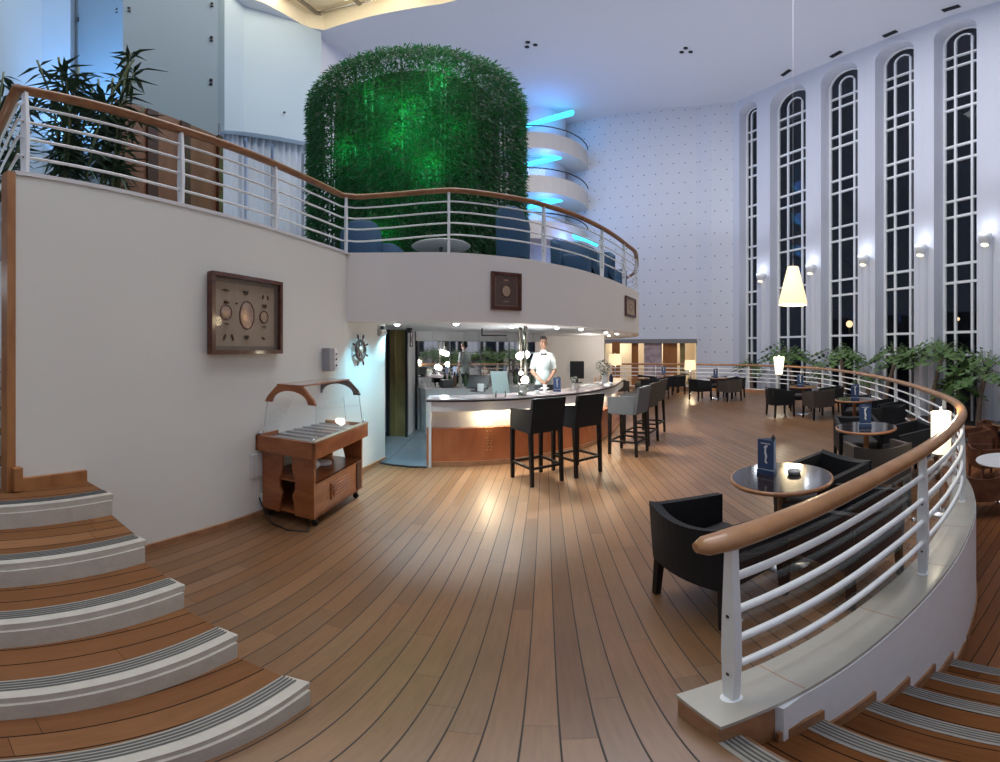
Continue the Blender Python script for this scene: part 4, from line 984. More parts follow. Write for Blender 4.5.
bouquet('flower_arrangement', onbar(604, 384.5), .16, 60, .34, [(0, 0), (.06, .002), (.075, .12), (.05, .22), (.06, .24), (0, .2)], 'tall bouquet of white flowers near the right end of the bar')
bouquet('flower_arrangement', onbar(574, 390), .035, 14, .19, [(0, 0), (.03, .002), (.034, .05), (.012, .12), (.014, .14), (0, .13)], 'small white flower in a narrow vase on the bar, right of the blue card')
p = onbar(557, 391.5); o = dup(menu0, p, R(-9), 'blue menu stand with a white emblem on the bar in front of the barman', GM, .95); o['category'] = 'menu stand'
# cups stacked on the bar
cp0 = None
for i, (x, y, dz) in enumerate([(537, 394, 0), (545, 392, 0), (545, 392, .06), (541, 389, 0)]):
    if cp0 is None: m = MB(); m.lathe([(0, 0), (.07, .004), (.07, .008), (.022, .01), (.038, .058), (.034, .058), (.02, .014), (0, .014)], seg=16, caps=False); cp0 = m.build('coffee_cup', M['paper']); o = cp0
    else: o = cp0.copy(); col.objects.link(o)
    o.location = onbar(x, y, dz); tag(o, ['leftmost white cup on the bar in front of the barman', 'lower cup of the stack left of the blue menu stand', 'upper cup of the stack left of the blue menu stand', 'white cup farther back, behind the cup stack, in front of the barman'][i], 'cup', 'white cups on the bar')
# monitor seen from behind
p = onbar(577, 383); e = empty('monitor', p, R(-14), 'black monitor with its back towards us on the bar, right of the barman', 'monitor')
m = MB(); m.rbox((0, 0, .27), (.29, .035, .36), .015); m.box((0, -.02, .42), (.10, .01, .02)); m.build('screen_back', M['black'], e)
m = MB(); m.box((0, .03, .06), (.05, .04, .12)); m.rbox((0, .03, .008), (.22, .16, .016), .006); m.build('stand', M['dark'], e)
m = MB(); m.box((-.175, .02, .28), (.05, .02, .22)); m.build('side_card', M['paper'], e)
m = MB()
for i in range(3): m.box((.02 * i, .01 * i, .004 + .008 * i), (.30, .21, .007), .15 * i)
o = m.build('newspaper_pile', M['paper'], loc=onbar(588, 386)); tag(o, 'small pile of white papers on the bar right of the monitor', 'papers')
# wine glasses
wg0 = None
for i, (x, y) in enumerate([(595, 387.5), (600, 386)]):
    if wg0 is None: m = MB(); m.lathe([(.03, 0), (.03, .003), (.004, .006), (.004, .09), (.036, .13), (.03, .19)], seg=16, caps=False); wg0 = m.build('wine_glass', mat('tinted_wine_glass', (.55, .40, .30), .1)); o = wg0
    else: o = wg0.copy(); col.objects.link(o)
    o.location = onbar(x, y); tag(o, ['left wine glass on the bar in front of the tall bouquet', 'right wine glass on the bar in front of the tall bouquet'][i], 'glass', 'wine glasses on the bar')
m = MB(); m.lathe([(0, 0), (.04, .0), (.045, .12), (.02, .17), (.02, .20), (0, .20)], seg=14, caps=False); o = m.build('dark_bottle', mat('navy_bottle', (.02, .03, .09), .1), loc=onbar(611, 383.5)); tag(o, 'dark blue bottle right of the tall bouquet on the bar', 'bottle')
m = MB(); rr = random.Random(5)
for i in range(6): m.sph((rr.uniform(-.1, .1), rr.uniform(-.04, .04), .03 + rr.uniform(0, .05)), (.05, .035, .03), 8, 6)
o = m.build('folded_napkin', M['paper'], loc=onbar(606, 388.2)); tag(o, 'crumpled white napkins on the bar below the tall bouquet', 'napkins')
# hanging tube lights
hl0 = None; GL_ = []
for i, (x, y, r_) in enumerate([(519.5, 356, 6.7), (526, 354.5, 6.5), (525, 380, 6.35), (521, 373, 6.8)]):
    p = pol(x, r_, zof(y, r_)); e = empty('hanging_light', p, 0, ['left globe light hanging over the bar work area left of the barman', 'upper right globe light hanging right beside the barman', 'lowest globe light hanging just above the bar flowers', 'small low globe light hanging behind the others'][i], 'hanging light', 'hanging globe lights by the barman')
    m = MB(); m.sph((0, 0, 0), .062 if i != 3 else .035, 16, 12); m.build('globe', M['bulb'], e); GL_.append(p)
    m = MB(); m.lathe([(.022, .08), (.022, ZS - p.z)] , seg=10); m.lathe([(.01, .05), (.03, .09)], seg=10); m.build('tube', mat('smoky_tube', (.09, .08, .06), .15), e)
m = MB(); m.box((0, 0, 0), (.02, .02, .12)); m.box((.20, 0, -.06), (.42, .04, .02)); o = m.build('ceiling_bracket', M['dark'], loc=pol(482, 6.6, 1.95)); tag(o, 'dark angled bracket hanging from the ceiling over the bar mirrors', 'bracket')
# downlights
DL = []
dlx = [(397, 324), (456, 323.3), (512, 326), (557, 327.3), (581, 328.8), (606, 332), (617, 333.3), (565, 337), (583, 336.5), (609, 335), (545, 336.4)]
dn = ['downlight in front of the bronze door leaf', 'downlight above the till screen', 'downlight above the low flowers on the bar', 'downlight above the barman, nearest the gallery edge', 'downlight above the black monitor', 'downlight above the tall bouquet', 'rightmost downlight under the gallery edge', 'far downlight left above the beige lounge wall', 'far downlight right above the beige lounge wall', 'small downlight just below the rightmost ones', 'far downlight right beside the barman\'s head']
for i, (x, y) in enumerate(dlx):
    p = at(x, y, ZS); m = MB(); m.lathe([(.0, -.035), (.028, -.028), (.045, -.006)], seg=16, caps=False); m.lathe([(.045, -.004), (.058, -.008), (.06, .0)], seg=16, mi=1, caps=False)
    o = m.build('downlight', [M['dl'], M['wlam']], loc=p); tag(o, dn[i], 'downlight', 'downlights under the gallery'); DL.append(p)

# ============================================================ DISPLAY CART BY THE WALL
ct = empty('buffet_cart', (-1.775, 3.585, 0), R(-4.5), 'wooden buffet cart with an arched glass canopy standing against the white wall', 'cart')
W2, L2 = .32, .56
m = MB()
for sx in (-1, 1): m.box((sx * (W2 - .015), 0, .775), (.03, 2 * L2, .15))
for sy in (-1, 1): m.box((0, sy * (L2 - .015), .775), (2 * W2, .03, .15))
m.box((0, 0, .71), (2 * W2 - .05, 2 * L2 - .05, .02)); m.build('top_frame', M['cart'], ct)
m = MB(); m.box((0, 0, .815), (2 * W2 - .08, 2 * L2 - .08, .012))
for k_ in range(7): m.box((0, -L2 + .12 + k_ * .145, .826), (2 * W2 - .12, .012, .012))
m.build('cooling_well', M['steel'], ct)
m = MB(); m.box((W2 - .02, 0, .856), (.05, 2 * L2, .012)); m.build('edge_trim', mat('brass_light', (.72, .66, .50), .25, metal=.6), ct)
for sy in (-1, 1):            # end frames: two uprights, arched gap
    m = MB(); y = sy * (L2 - .07); hw = W2 - .04
    for sx in (-1, 1):
        inner_ = [(sx * .055, .70)] + [(sx * (.055 + .04 * 0), .56)] + [(sx * .085, .45), (sx * .085, .36), (sx * .055, .30)] + [(sx * .075, .22), (sx * .085, .10)]
        out_ = [(sx * hw, .10), (sx * hw, .70)]
        P_ = inner_ + out_; n = len(P_); m.add([(a, y - .014, b) for a, b in P_] + [(a, y + .014, b) for a, b in P_], [tuple(range(n)), tuple(range(n, 2 * n))[::-1]] + [(i, (i + 1) % n, n + (i + 1) % n, n + i) for i in range(n)])
    m.build('end_frame', M['cart'], ct)
m = MB(); m.box((0, 0, .12), (2 * hw, 2 * L2 - .16, .03)); m.box((0, 0, .44), (2 * hw, 2 * L2 - .16, .02)); m.box((hw - .012, 0, .28), (.024, 2 * L2 - .17, .34)); m.box((-hw + .012, 0, .28), (.024, 2 * L2 - .17, .34)); cb = m.build('cabinet', M['cart'], ct)
m = MB(); m.box((hw + .006, -.02, .29), (.014, .38, .17)); 
for k_ in range(5): m.box((hw + .016, -.02, .235 + k_ * .027), (.012, .33, .014), M=Matrix.Rotation(R(25), 3, 'Y'))
m.build('louvre', M['cart'], cb)
m = MB(); m.box((hw + .005, .40, .28), (.012, .10, .30)); m.build('side_strip', M['cartd'], cb)
m = MB(); m.lathe([(.0, .0), (.10, 0), (.10, .02), (0, .02)], (0, .12, .455), 20, caps=False); m.sph((0, -.1, .50), (.09, .09, .06), 12, 8); m.build('white_bowl', M['paper'], ct)
for sx in (-1, 1):
    for sy in (-1, 1):
        m = MB(); m.lathe([(.03, -.012), (.03, .012)], (sx * .24, sy * .42, .03), 14, M=Matrix.Rotation(R(90), 3, 'X')); m.box((sx * .24, sy * .42, .075), (.03, .035, .06)); m.build('castor', M['black'], ct)
        m = MB(); m.sph((sx * (W2 - .03), sy * (L2 - .03), .865), .022, 10, 6); m.build('corner_cap', M['steel'], ct)
for sy in (-1, 1):
    m = MB(); y = sy * (L2 - .10); n = 13
    outer_ = [(-.25, 1.185), (-.235, 1.16)][:0]
    inn = [(.20 * math.cos(math.pi * k_ / (n - 1)), 1.165 + .115 * math.sin(math.pi * k_ / (n - 1))) for k_ in range(n)]
    oc = [(.275, 1.165), (.262, 1.20), (.13, 1.335), (-.13, 1.335), (-.262, 1.20), (-.275, 1.165)]
    def outp(t):                    # point on the outer octagon at parameter 0..1
        L_ = [Vector((*q, 0)) for q in oc]; return along(L_, plen(L_) * t)[0]
    ou = [tuple(outp(k_ / (n - 1))[:2]) for k_ in range(n)]
    for dy in (-.016, .016): m.add([(a, y + dy, b) for a, b in inn] + [(a, y + dy, b) for a, b in ou], [(i, i + 1, n + i + 1, n + i) for i in range(n - 1)])
    m.add([(a, y + d_, b) for d_ in (-.016, .016) for a, b in ou], [(i, i + 1, n + i + 1, n + i) for i in range(n - 1)]); m.add([(a, y + d_, b) for d_ in (-.016, .016) for a, b in inn], [(i, i + 1, n + i + 1, n + i) for i in range(n - 1)])
    m.build('canopy_arch', M['cart'] if sy < 0 else M['cartd'], ct)
m = MB()
for x in (-.13, .13): m.box((x, 0, 1.330), (.035, 2 * L2 - .2, .014))
m.build('ridge_bar', M['cart'], ct)
m = MB(); m.box((0, 0, 1.336), (.27, 2 * L2 - .22, .006)); m.build('roof_glass', M['glass'], ct)
for s in (-1, 1):
    m = MB(); m.add([(s * .29, -L2 + .06, .86), (s * .29, L2 - .06, .86), (s * .262, L2 - .10, 1.19), (s * .262, -L2 + .10, 1.19)], [(0, 1, 2, 3)]); m.add([(s * .262, -L2 + .1, 1.19), (s * .262, L2 - .1, 1.19), (s * .14, L2 - .1, 1.325), (s * .14, -L2 + .1, 1.325)], [(0, 1, 2, 3)]); m.build('glass_pane', M['glass'], ct, fix=False)
    for y in (-L2 + .08, .0 + .1, L2 - .08): m = MB(); m.tube([(s * .29, y, .86), (s * .262, lerp(y, y * .93, 1), 1.19)], .0035, 6); m.build('glass_edge', M['steel'], ct)

# ============================================================ THINGS ON THE WALLS
def onwall(path, x0, x1, off_=.0):
    p0, _ = at_bearing(path, x0); p1, _ = at_bearing(path, x1); t = (p1 - p0); w = t.length; t.normalize(); nn_ = Vector((t.y, -t.x)); c_ = (p0 + p1) / 2 + nn_ * off_
    return c_, w, math.atan2(t.y, t.x), c_.length
def wall_item(name, path, x0, x1, y0, y1, label, cat_, off_=.0, group=None):
    c_, w, a, r_ = onwall(path, x0, x1, off_); z1, z0 = zof(y0, r_), zof(y1, r_); return empty(name, (c_.x, c_.y, (z0 + z1) / 2), a, label, cat_, group), w, z1 - z0
def frame_rect(m, w, h, b, d, y=0, mi=0):
    m.box((0, y, h / 2 - b / 2), (w, d, b), mi=mi); m.box((0, y, -h / 2 + b / 2), (w, d, b), mi=mi); m.box((-w / 2 + b / 2, y, 0), (b, d, h - 2 * b + .001), mi=mi); m.box((w / 2 - b / 2, y, 0), (b, d, h - 2 * b + .001), mi=mi)
e, w, h = wall_item('shell_display_frame', gwlow, 206.5, 277, 277, 354, 'large dark framed display case of shells on the white gallery wall', 'picture frame', .045)
m = MB(); frame_rect(m, w, h, .035, .07); m.build('frame', M['fwood'], e)
m = MB(); m.box((0, .02, 0), (w - .05, .01, h - .05)); m.build('mount', M['linen'], e)
def disc(m, cx, cz, rx, rz_, y=-.0, n=24, dep=.012, mi=0): 
    m.add([(cx, y - dep, cz)] + [(cx + rx * math.cos(2 * math.pi * k_ / n), y, cz + rz_ * math.sin(2 * math.pi * k_ / n)) for k_ in range(n)], [(0, 1 + k_, 1 + (k_ + 1) % n) for k_ in range(n)], mi, True)
    m.tube([(cx + rx * math.cos(2 * math.pi * k_ / n), y, cz + rz_ * math.sin(2 * math.pi * k_ / n)) for k_ in range(n)], .006, 6, closed=True, mi=mi + 1)
m = MB(); disc(m, .0 * w, .0, .088, .125, .012); m.build('oval_medallion', [M['copper'], M['fwood']], e)
m = MB(); disc(m, -.285 * w, .01, .062, .062, .012); m.build('round_medallion', [M['copper'], M['fwood']], e)
m = MB(); disc(m, .25 * w, -.005, .054, .054, .012); m.build('round_medallion', [M['shell'], M['fwood']], e)
def spec(kind, cx, cz, s):
    m = MB(); y = .008
    if kind == 0: m.sph((cx, y, cz), (s, .008, s * .28), 10, 6); m.sph((cx + s * .8, y, cz), (s * .5, .006, s * .12), 8, 5); m.sph((cx - s * .8, y, cz), (s * .5, .006, s * .12), 8, 5)
    elif kind == 1:
        for a in (-1, 1): m.sph((cx + a * s * .6, y, cz + s * .2), (s * .5, .006, s * .4), 8, 5); m.sph((cx + a * s * .4, y, cz - s * .35), (s * .3, .006, s * .3), 8, 5)
        m.sph((cx, y, cz), (s * .12, .008, s * .6), 8, 5)
    elif kind == 2:
        m.sph((cx - s, y, cz), (s * .28, .008, s * .75), 10, 6, M=Matrix.Rotation(R(22), 3, 'Y')); m.build('specimen', M['shelld'], e)
        m = MB(); m.sph((cx + s, y, cz), (s * .28, .008, s * .75), 10, 6, M=Matrix.Rotation(R(-22), 3, 'Y'))
    else: m.sph((cx - s * .3, y, cz), (s * .55, .012, s * .4), 10, 6); m.sph((cx + s * .4, y, cz - s * .1), (s * .5, .008, s * .2), 8, 5)
    m.build('specimen', M['shelld'], e)
for kd, u, v, s in [(0, -.29, .295, .035), (3, -.28, .145, .035), (0, -.28, -.125, .024), (2, -.255, -.29, .045), (1, -.02, .29, .032), (3, -.145, .14, .016), (1, -.01, -.285, .032), (2, .27, .26, .032), (1, .255, .14, .030), (0, .25, -.135, .026), (3, .25, -.29, .03)]: spec(kd, u * w, v * h, s)
m = MB(); frame_rect(m, w - .07, h - .07, .035, .012, .012); m.build('inner_border', mat('faded_border', (.20, .16, .13), .4, noise_amt=.4, noise_scale=50), e)
m = MB(); w_g, h_g = w / 2 - .03, h / 2 - .03; m.add([(-w_g, -.022, -h_g), (w_g, -.022, -h_g), (w_g, -.022, h_g), (-w_g, -.022, h_g)], [(0, 1, 2, 3)]); m.build('glazing', M['fglass'], e, fix=False)
for nm, x0, x1, y0, y1, lab in (('picture_frame', 490.5, 520.5, 272.5, 310, 'dark framed medallion picture in the middle of the gallery fascia'), ('picture_frame', 624.5, 634.5, 297.5, 317, 'small dark framed picture near the right end of the gallery fascia')):
    e, w, h = wall_item(nm, fasc, x0, x1, y0, y1, lab, 'picture frame', .02, 'framed pictures on the gallery fascia')
    m = MB(); frame_rect(m, w, h, .04, .035); m.build('frame', M['fwood'], e)
    m = MB(); m.box((0, .006, 0), (w - .06, .01, h - .06)); m.build('mount', mat('brown_mount', (.11, .065, .05), .5) if x0 < 600 else M['linen'], e)
    m = MB(); disc(m, 0, 0, w * .15, h * .155, -.001); m.build('medallion', [M['shell'], M['fwood']], e)
    m = MB(); frame_rect(m, w * .72, h * .78, .005, .004, -.001); m.sph((0, 0, h * .29), (w * .1, .003, .012), 8, 5); m.sph((0, 0, -h * .28), (w * .12, .003, .01), 8, 5); m.build('gold_line', mat('dull_gold', (.35, .22, .15), .4), e)
# ship's wheel
e, w, h = wall_item('ship_wheel', gwlow, 350, 364, 334, 366, 'small wooden ship wheel with pale hub hanging on the white wall', 'ship wheel', .05)
m = MB(); rr_ = .115; m.tube([(rr_ * math.cos(2 * math.pi * k_ / 28), 0, rr_ * math.sin(2 * math.pi * k_ / 28)) for k_ in range(28)], .018, 8, closed=True, sx=.9, sz=1.3); m.build('rim', M['cartd'], e)
for k_ in range(8):
    a = 2 * math.pi * (k_ + .5) / 8; m = MB(); c_, s_ = math.cos(a), math.sin(a)
    m.tube([(c_ * f, 0, s_ * f) for f in (.03, .08, .13, .15, .175, .20, .215)], [.007, .010, .008, .008, .014, .012, .005], 8); m.build('spoke', M['cartd'] if k_ % 2 else M['fwood'], e)
m = MB(); m.lathe([(0, .03), (.05, .02), (.055, -.015), (.03, -.02), (0, -.025)], seg=18, M=Matrix.Rotation(R(90), 3, 'X'), caps=False); m.build('hub', M['copper'], e)
# telephone box, emergency light, socket, switch, camera, tiny picture
e, w, h = wall_item('wall_telephone', gwlow, 322.5, 333.5, 348.5, 370, 'grey wall telephone box between the framed shells and the ship wheel', 'telephone', .0)
m = MB(); m.rbox((-.07, -.055, 0), (.10, .11, .26), .01); m.build('housing', mat('grey_plastic', (.32, .32, .34), .5), e)
m = MB(); m.rbox((.075, -.03, 0), (.07, .06, .24), .008); m.build('side_unit', M['wlam'], e)
for z_ in (0., -.07, .06): m = MB(); m.sph((.075, -.062, z_), .012, 8, 6); m.build('button', M['black'], e)
e, w, h = wall_item('emergency_light', gwlow, 375.5, 384.5, 327, 334.5, 'twin-lamp emergency light high on the wall by the bar door', 'emergency light', .0)
m = MB(); m.rbox((0, -.03, -.03), (.16, .06, .09), .01); m.build('housing', M['wlam'], e)
for s in (-.05, .05): m = MB(); m.sph((s, -.06, -.025), .026, 12, 8); m.build('lamp_head', M['paper'], e)
m = MB(); m.box((0, -.04, .04), (.04, .05, .05)); m.build('bracket', M['dark'], e)
e, w, h = wall_item('junction_box', gwlow, 250, 263, 452, 478, 'white plastic junction plate low on the wall left of the buffet cart', 'junction box', .0)
m = MB(); m.rbox((0, -.012, 0), (.17, .024, .24), .006); m.build('plate', M['wlam'], e); 
for z_ in (.1, -.1): m = MB(); m.sph((0, -.026, z_), .006, 6, 4); m.build('screw', M['steel'], e)
e, w, h = wall_item('wall_socket', gwlow, 259, 266, 492, 501, 'small white socket just above the skirting beside the buffet cart', 'socket', .0)
m = MB(); m.rbox((0, -.015, 0), (.08, .03, .08), .008); m.build('cover', M['wlam'], e); m = MB(); m.rbox((.01, -.04, 0), (.035, .04, .035), .008); m.build('plug', M['wlam'], e)
c_ = pol(409.5, 7.0, 1.99); m = MB(); m.sph((0, 0, 0), .045, 14, 8); m.lathe([(.055, .0), (.055, .04)], seg=16); o = m.build('dome_camera', M['black'], loc=c_); tag(o, 'small black dome camera on the ceiling by the bar door', 'camera')
c_ = pol(411.2, 7.72, zof(339, 7.7)); m = MB(); an = math.atan2(w1.y - w0.y, w1.x - w0.x); frame_rect(m, .20, .30, .02, .02); m.box((0, .004, 0), (.17, .006, .27), mi=1); m.sph((0, -.002, 0), (.03, .004, .07), 8, 6, mi=0); o = m.build('picture_frame', [M['fwood'], M['paper']], loc=c_); o.rotation_euler.z = an; tag(o, 'tiny narrow framed picture on the wall strip beside the bar mirrors', 'picture frame')
# service switch panel: wheeled cable from the cart
m = MB(); m.tube([(-2.13, 3.10, .2), (-2.05, 3.08, .05), (-1.9, 2.98, .012), (-1.72, 2.93, .010), (-1.55, 2.99, .010), (-1.62, 3.12, .02), (-1.75, 3.25, .06)], .006, 6); o = m.build('power_cable', M['black']); tag(o, 'thin black cable on the floor between the wall socket and the buffet cart', 'cable')
# ============================================================ PLANTS
def leafmat(m, tr=(.1, .4, .08), f=.3):
    nt = m.node_tree; b = nt.nodes['Principled BSDF']; o = [n for n in nt.nodes if n.type == 'OUTPUT_MATERIAL'][0]
    t = nt.nodes.new('ShaderNodeBsdfTranslucent'); t.inputs[0].default_value = (*tr, 1); mx = nt.nodes.new('ShaderNodeMixShader'); mx.inputs[0].default_value = f
    nt.links.new(b.outputs[0], mx.inputs[1]); nt.links.new(t.outputs[0], mx.inputs[2]); nt.links.new(mx.outputs[0], o.inputs[0])
leafmat(M['leafh'], (.04, .30, .08), .25)
HC = pol(416.5, 9.5); HC.z = 0; HR = 2.5; HT = 8.75
hedge = empty('bamboo_hedge', (HC.x, HC.y, ZG), 0, 'huge clipped cylinder of dense green bamboo foliage standing on the gallery', 'hedge')
hr = random.Random(3)
def hrad(z):
    t = max(0, (z - (HT - .75)) / .75); return HR - .9 * (1 - math.sqrt(max(0, 1 - t * t)))
vs, fs = [], []
camv = Vector((0, 0, H))
for i in range(60000):
    if hr.random() < .86:
        z = hr.uniform(ZG + .0, HT - .02); base = math.atan2(-HC.y, -HC.x); a = base + hr.uniform(-1.75, 1.75); ro = hrad(z) - abs(hr.gauss(0, .17)) + .06
        c = Vector((HC.x + ro * math.cos(a), HC.y + ro * math.sin(a), z)); nrm = Vector((math.cos(a), math.sin(a), .0 if z < HT - .7 else .6))
    else:
        a = hr.uniform(0, 2 * math.pi); ro = (HR - .5) * math.sqrt(hr.random()) + .4 * hr.random(); c = Vector((HC.x + ro * math.cos(a), HC.y + ro * math.sin(a), HT - .1 * hr.random() - (.25 if ro > HR - .45 else 0))); nrm = Vector((.5 * math.cos(a), .5 * math.sin(a), 1))
    dn_ = Vector((hr.gauss(0, .55), hr.gauss(0, .55), -.75 + hr.gauss(0, .35))); d_ = (dn_ + nrm * hr.uniform(.1, .9)).normalized()
    L_ = hr.uniform(.09, .17); w = hr.uniform(.011, .019); s_ = d_.cross(nrm + Vector((hr.gauss(0, .5), hr.gauss(0, .5), hr.gauss(0, .5)))).normalized() * w
    k = len(vs); vs += [c, c + d_ * L_ * .45 + s_, c + d_ * L_, c + d_ * L_ * .45 - s_]; fs.append((k, k + 1, k + 2, k + 3))
me = bpy.data.meshes.new('foliage'); me.from_pydata([tuple(v) for v in vs], [], fs); me.materials.append(M['leafh']); o = bpy.data.objects.new('foliage', me); col.objects.link(o); part(o, hedge)
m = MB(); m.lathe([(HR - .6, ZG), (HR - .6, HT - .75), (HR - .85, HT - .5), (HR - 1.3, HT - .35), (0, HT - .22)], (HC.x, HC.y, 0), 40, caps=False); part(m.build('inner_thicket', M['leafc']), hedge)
for k_ in range(26):
    a = math.atan2(-HC.y, -HC.x) + hr.uniform(-1.4, 1.4); ro = HR - hr.uniform(.25, .5); m = MB(); p = Vector((HC.x + ro * math.cos(a), HC.y + ro * math.sin(a), 0))
    m.tube([(p.x, p.y, ZG), (p.x + hr.gauss(0, .05), p.y, 5.), (p.x + hr.gauss(0, .1), p.y, HT - .5)], .022, 6); part(m.build('bamboo_cane', mat('cane', (.05, .10, .04), .5) if k_ == 0 else bpy.data.materials['cane']), hedge)
m = MB(); m.lathe([(HR + .12, ZG - .02), (HR + .12, ZG + .22), (HR, ZG + .22), (HR, ZG - .02)], (HC.x, HC.y, 0), 48, caps=False); part(m.build('planter_ring', M['dark']), hedge)

def palm(p, h, n, spread, label, seed, lean=(0, 0)):
    e = empty('potted_palm', p, 0, label, 'plant', 'palms on the gallery'); rr = random.Random(seed)
    m = MB(); L = MB()
    for c_ in range(9):
        a = rr.uniform(0, 6.28); sp_ = rr.uniform(.1, 1) * spread; hh = h * rr.uniform(.55, 1.0)
        pts = [Vector((.1 * math.cos(a), .1 * math.sin(a), .3))]; tip = Vector((math.cos(a) * sp_ + lean[0], math.sin(a) * sp_ + lean[1], hh))
        pts = cat([pts[0], lerp(pts[0], tip, .5) + Vector((-.05 * math.cos(a), -.05 * math.sin(a), .1)), tip], 5); m.tube(pts, .012, 5)
        for q in range(int(n * 1.3)):
            t = rr.uniform(.12, 1.); c, _ = along(pts, plen(pts) * t)
            for s in range(rr.randint(3, 5)):
                b = rr.uniform(0, 6.28); d_ = Vector((math.cos(b), math.sin(b), rr.uniform(-.7, .55))).normalized(); L_ = rr.uniform(.18, .38); sd = d_.cross(Vector((0, 0, 1))).normalized() * rr.uniform(.018, .03)
                g = Vector((0, 0, -.10 * L_)); k = [c, c + d_ * L_ * .4 + sd, c + d_ * L_ + g * 2.5, c + d_ * L_ * .4 - sd]; L.add(k, [(0, 1, 2, 3)])
    m.build('stem', M['stemg'], e); L.build('foliage', M['leafp'], e, fix=False)
    m = MB(); m.lathe([(0, 0), (.16, 0), (.2, .32), (.18, .32), (.16, .28), (0, .28)], seg=24, caps=False); m.build('pot', M['dark'], e)
palm(pol(72, 3.75, ZG - .02), 2.35, 9, .56, 'leafy green palm behind the left corner of the gallery rail', 11, (.10, .1))
palm(pol(108, 3.95, ZG - .02), 2.5, 7, .30, 'taller arching palm between the left railing corner and the wooden partition', 12, (.1, .1))
palm(pol(-8, 4.2, ZG - .02), 2.35, 7, .55, 'palm cut by the left edge of the picture', 13)

def lobed(L, c, d_, up, size, rr):
    """a big deeply cut leaf, drooping"""
    s = d_.cross(up).normalized(); n_ = 6; ctr = []; 
    pts = []
    for side in (1, -1):
        row = []
        for i in range(n_):
            t = i / (n_ - 1); w = size * .5 * math.sin(math.pi * (.12 + .80 * t)) ** .8
            row += [(t - .02, w * (.95 + .1 * rr.random())), (t + .06, w * .55)]
        pts.append([(t, side * w) for t, w in row])
    P = pts[0] + [(1.15, 0)] + pts[1][::-1]
    f = lambda t, w: c + d_ * (t * size) + s * w - Vector((0, 0, 1)) * (size * .28 * t * t + abs(w) * .35) 
    mid = [f(t, 0) for t in (0, .25, .5, .75, 1.)]; k = [f(t, w) for t, w in P]; n = len(k)
    vs = k + mid; fs = []
    for i in range(n - 1):
        t = (P[i][0] + P[i + 1][0]) / 2; j = n + min(4, max(0, round(t * 4))); fs.append((i, i + 1, j))
    L.add(vs, fs)
def philo(p, h, lean, label, seed, size=.34, nl=22, spread=.62):
    size *= 1.5; nl = int(nl * 1.5); spread *= 1.05
    e = empty('philodendron', p, 0, label, 'plant', 'philodendrons along the windows'); rr = random.Random(seed); m = MB()
    top = Vector((lean[0], lean[1], h * .62)); pts = cat([Vector((0, 0, -.1)), Vector((lean[0] * .25, lean[1] * .25, h * .28)), top], 6); m.tube(pts, [.10 - .04 * i / len(pts) for i in range(len(pts))], 8); m.build('trunk', M['trunk'], e)
    st_ = MB(); L = MB()
    for i in range(nl):
        a = i * 2.4 + rr.uniform(-.3, .3); el = rr.uniform(-.25, 1.35); d_ = Vector((math.cos(a) * math.cos(el), math.sin(a) * math.cos(el), math.sin(el))); ln = spread * rr.uniform(.55, 1.1)
        tip = top + d_ * ln; st_.tube([top - Vector((0, 0, .06)), top + d_ * ln * .5 + Vector((0, 0, .06)), tip], .010, 5)
        lobed(L, tip, Vector((d_.x, d_.y, -.15)).normalized(), Vector((0, 0, 1)), size * rr.uniform(.8, 1.2), rr)
    st_.build('petiole', M['stemg'], e); L.build('leaves', M['leafm'], e, fix=False)
pmid = offs(pw, .45)
PH = [(795, 333, (-.25, .2), .50, 18, .7, 'philodendron under the pendant lamp, behind the far floor lamp'), (752, 352, (0, .1), .35, 12, .45, 'small dark-leaved plant at the far left end of the window planter'),
      (845, 332, (-.1, .1), .44, 20, .6, 'philodendron in front of the third arched window'), (884, 330, (.45, -.2), .44, 20, .62, 'philodendron with trunk leaning right in front of the fourth window'),
      (931, 322, (.35, -.2), .50, 26, .75, 'largest philodendron with a thick slanted trunk, in front of the fifth window'), (978, 345, (.35, -.1), .46, 24, .7, 'philodendron at the right edge with a curving trunk'),
      (957, 372, (.1, 0), .34, 22, .45, 'lower bushy philodendron just right of the handrail bend'), (868, 365, (0, 0), .26, 12, .35, 'low leafy plant in the planter behind the far rail'), (820, 362, (0, 0), .26, 12, .35, 'low leafy plant left of the third window in the planter')]
for i, (x, y, ln, s_, n_, sp_, lab) in enumerate(PH):
    p, _ = at_bearing(pmid, x); r_ = p.length; philo((p.x, p.y, -.58), zof(y, r_) + .58 + .15, ln, lab, 40 + i, s_, n_, sp_)
for i, y in enumerate((1.8, .2, -1.6, -3.2)):
    philo((wx(y) - .75, y, -.58), 2.9, (.1, .2), ['philodendron beyond the right edge of the photo, nearest of the row', 'philodendron beyond the right edge, second of the row', 'philodendron beyond the right edge, third of the row', 'philodendron beyond the right edge, last of the row'][i], 60 + i, .5, 20, .7)

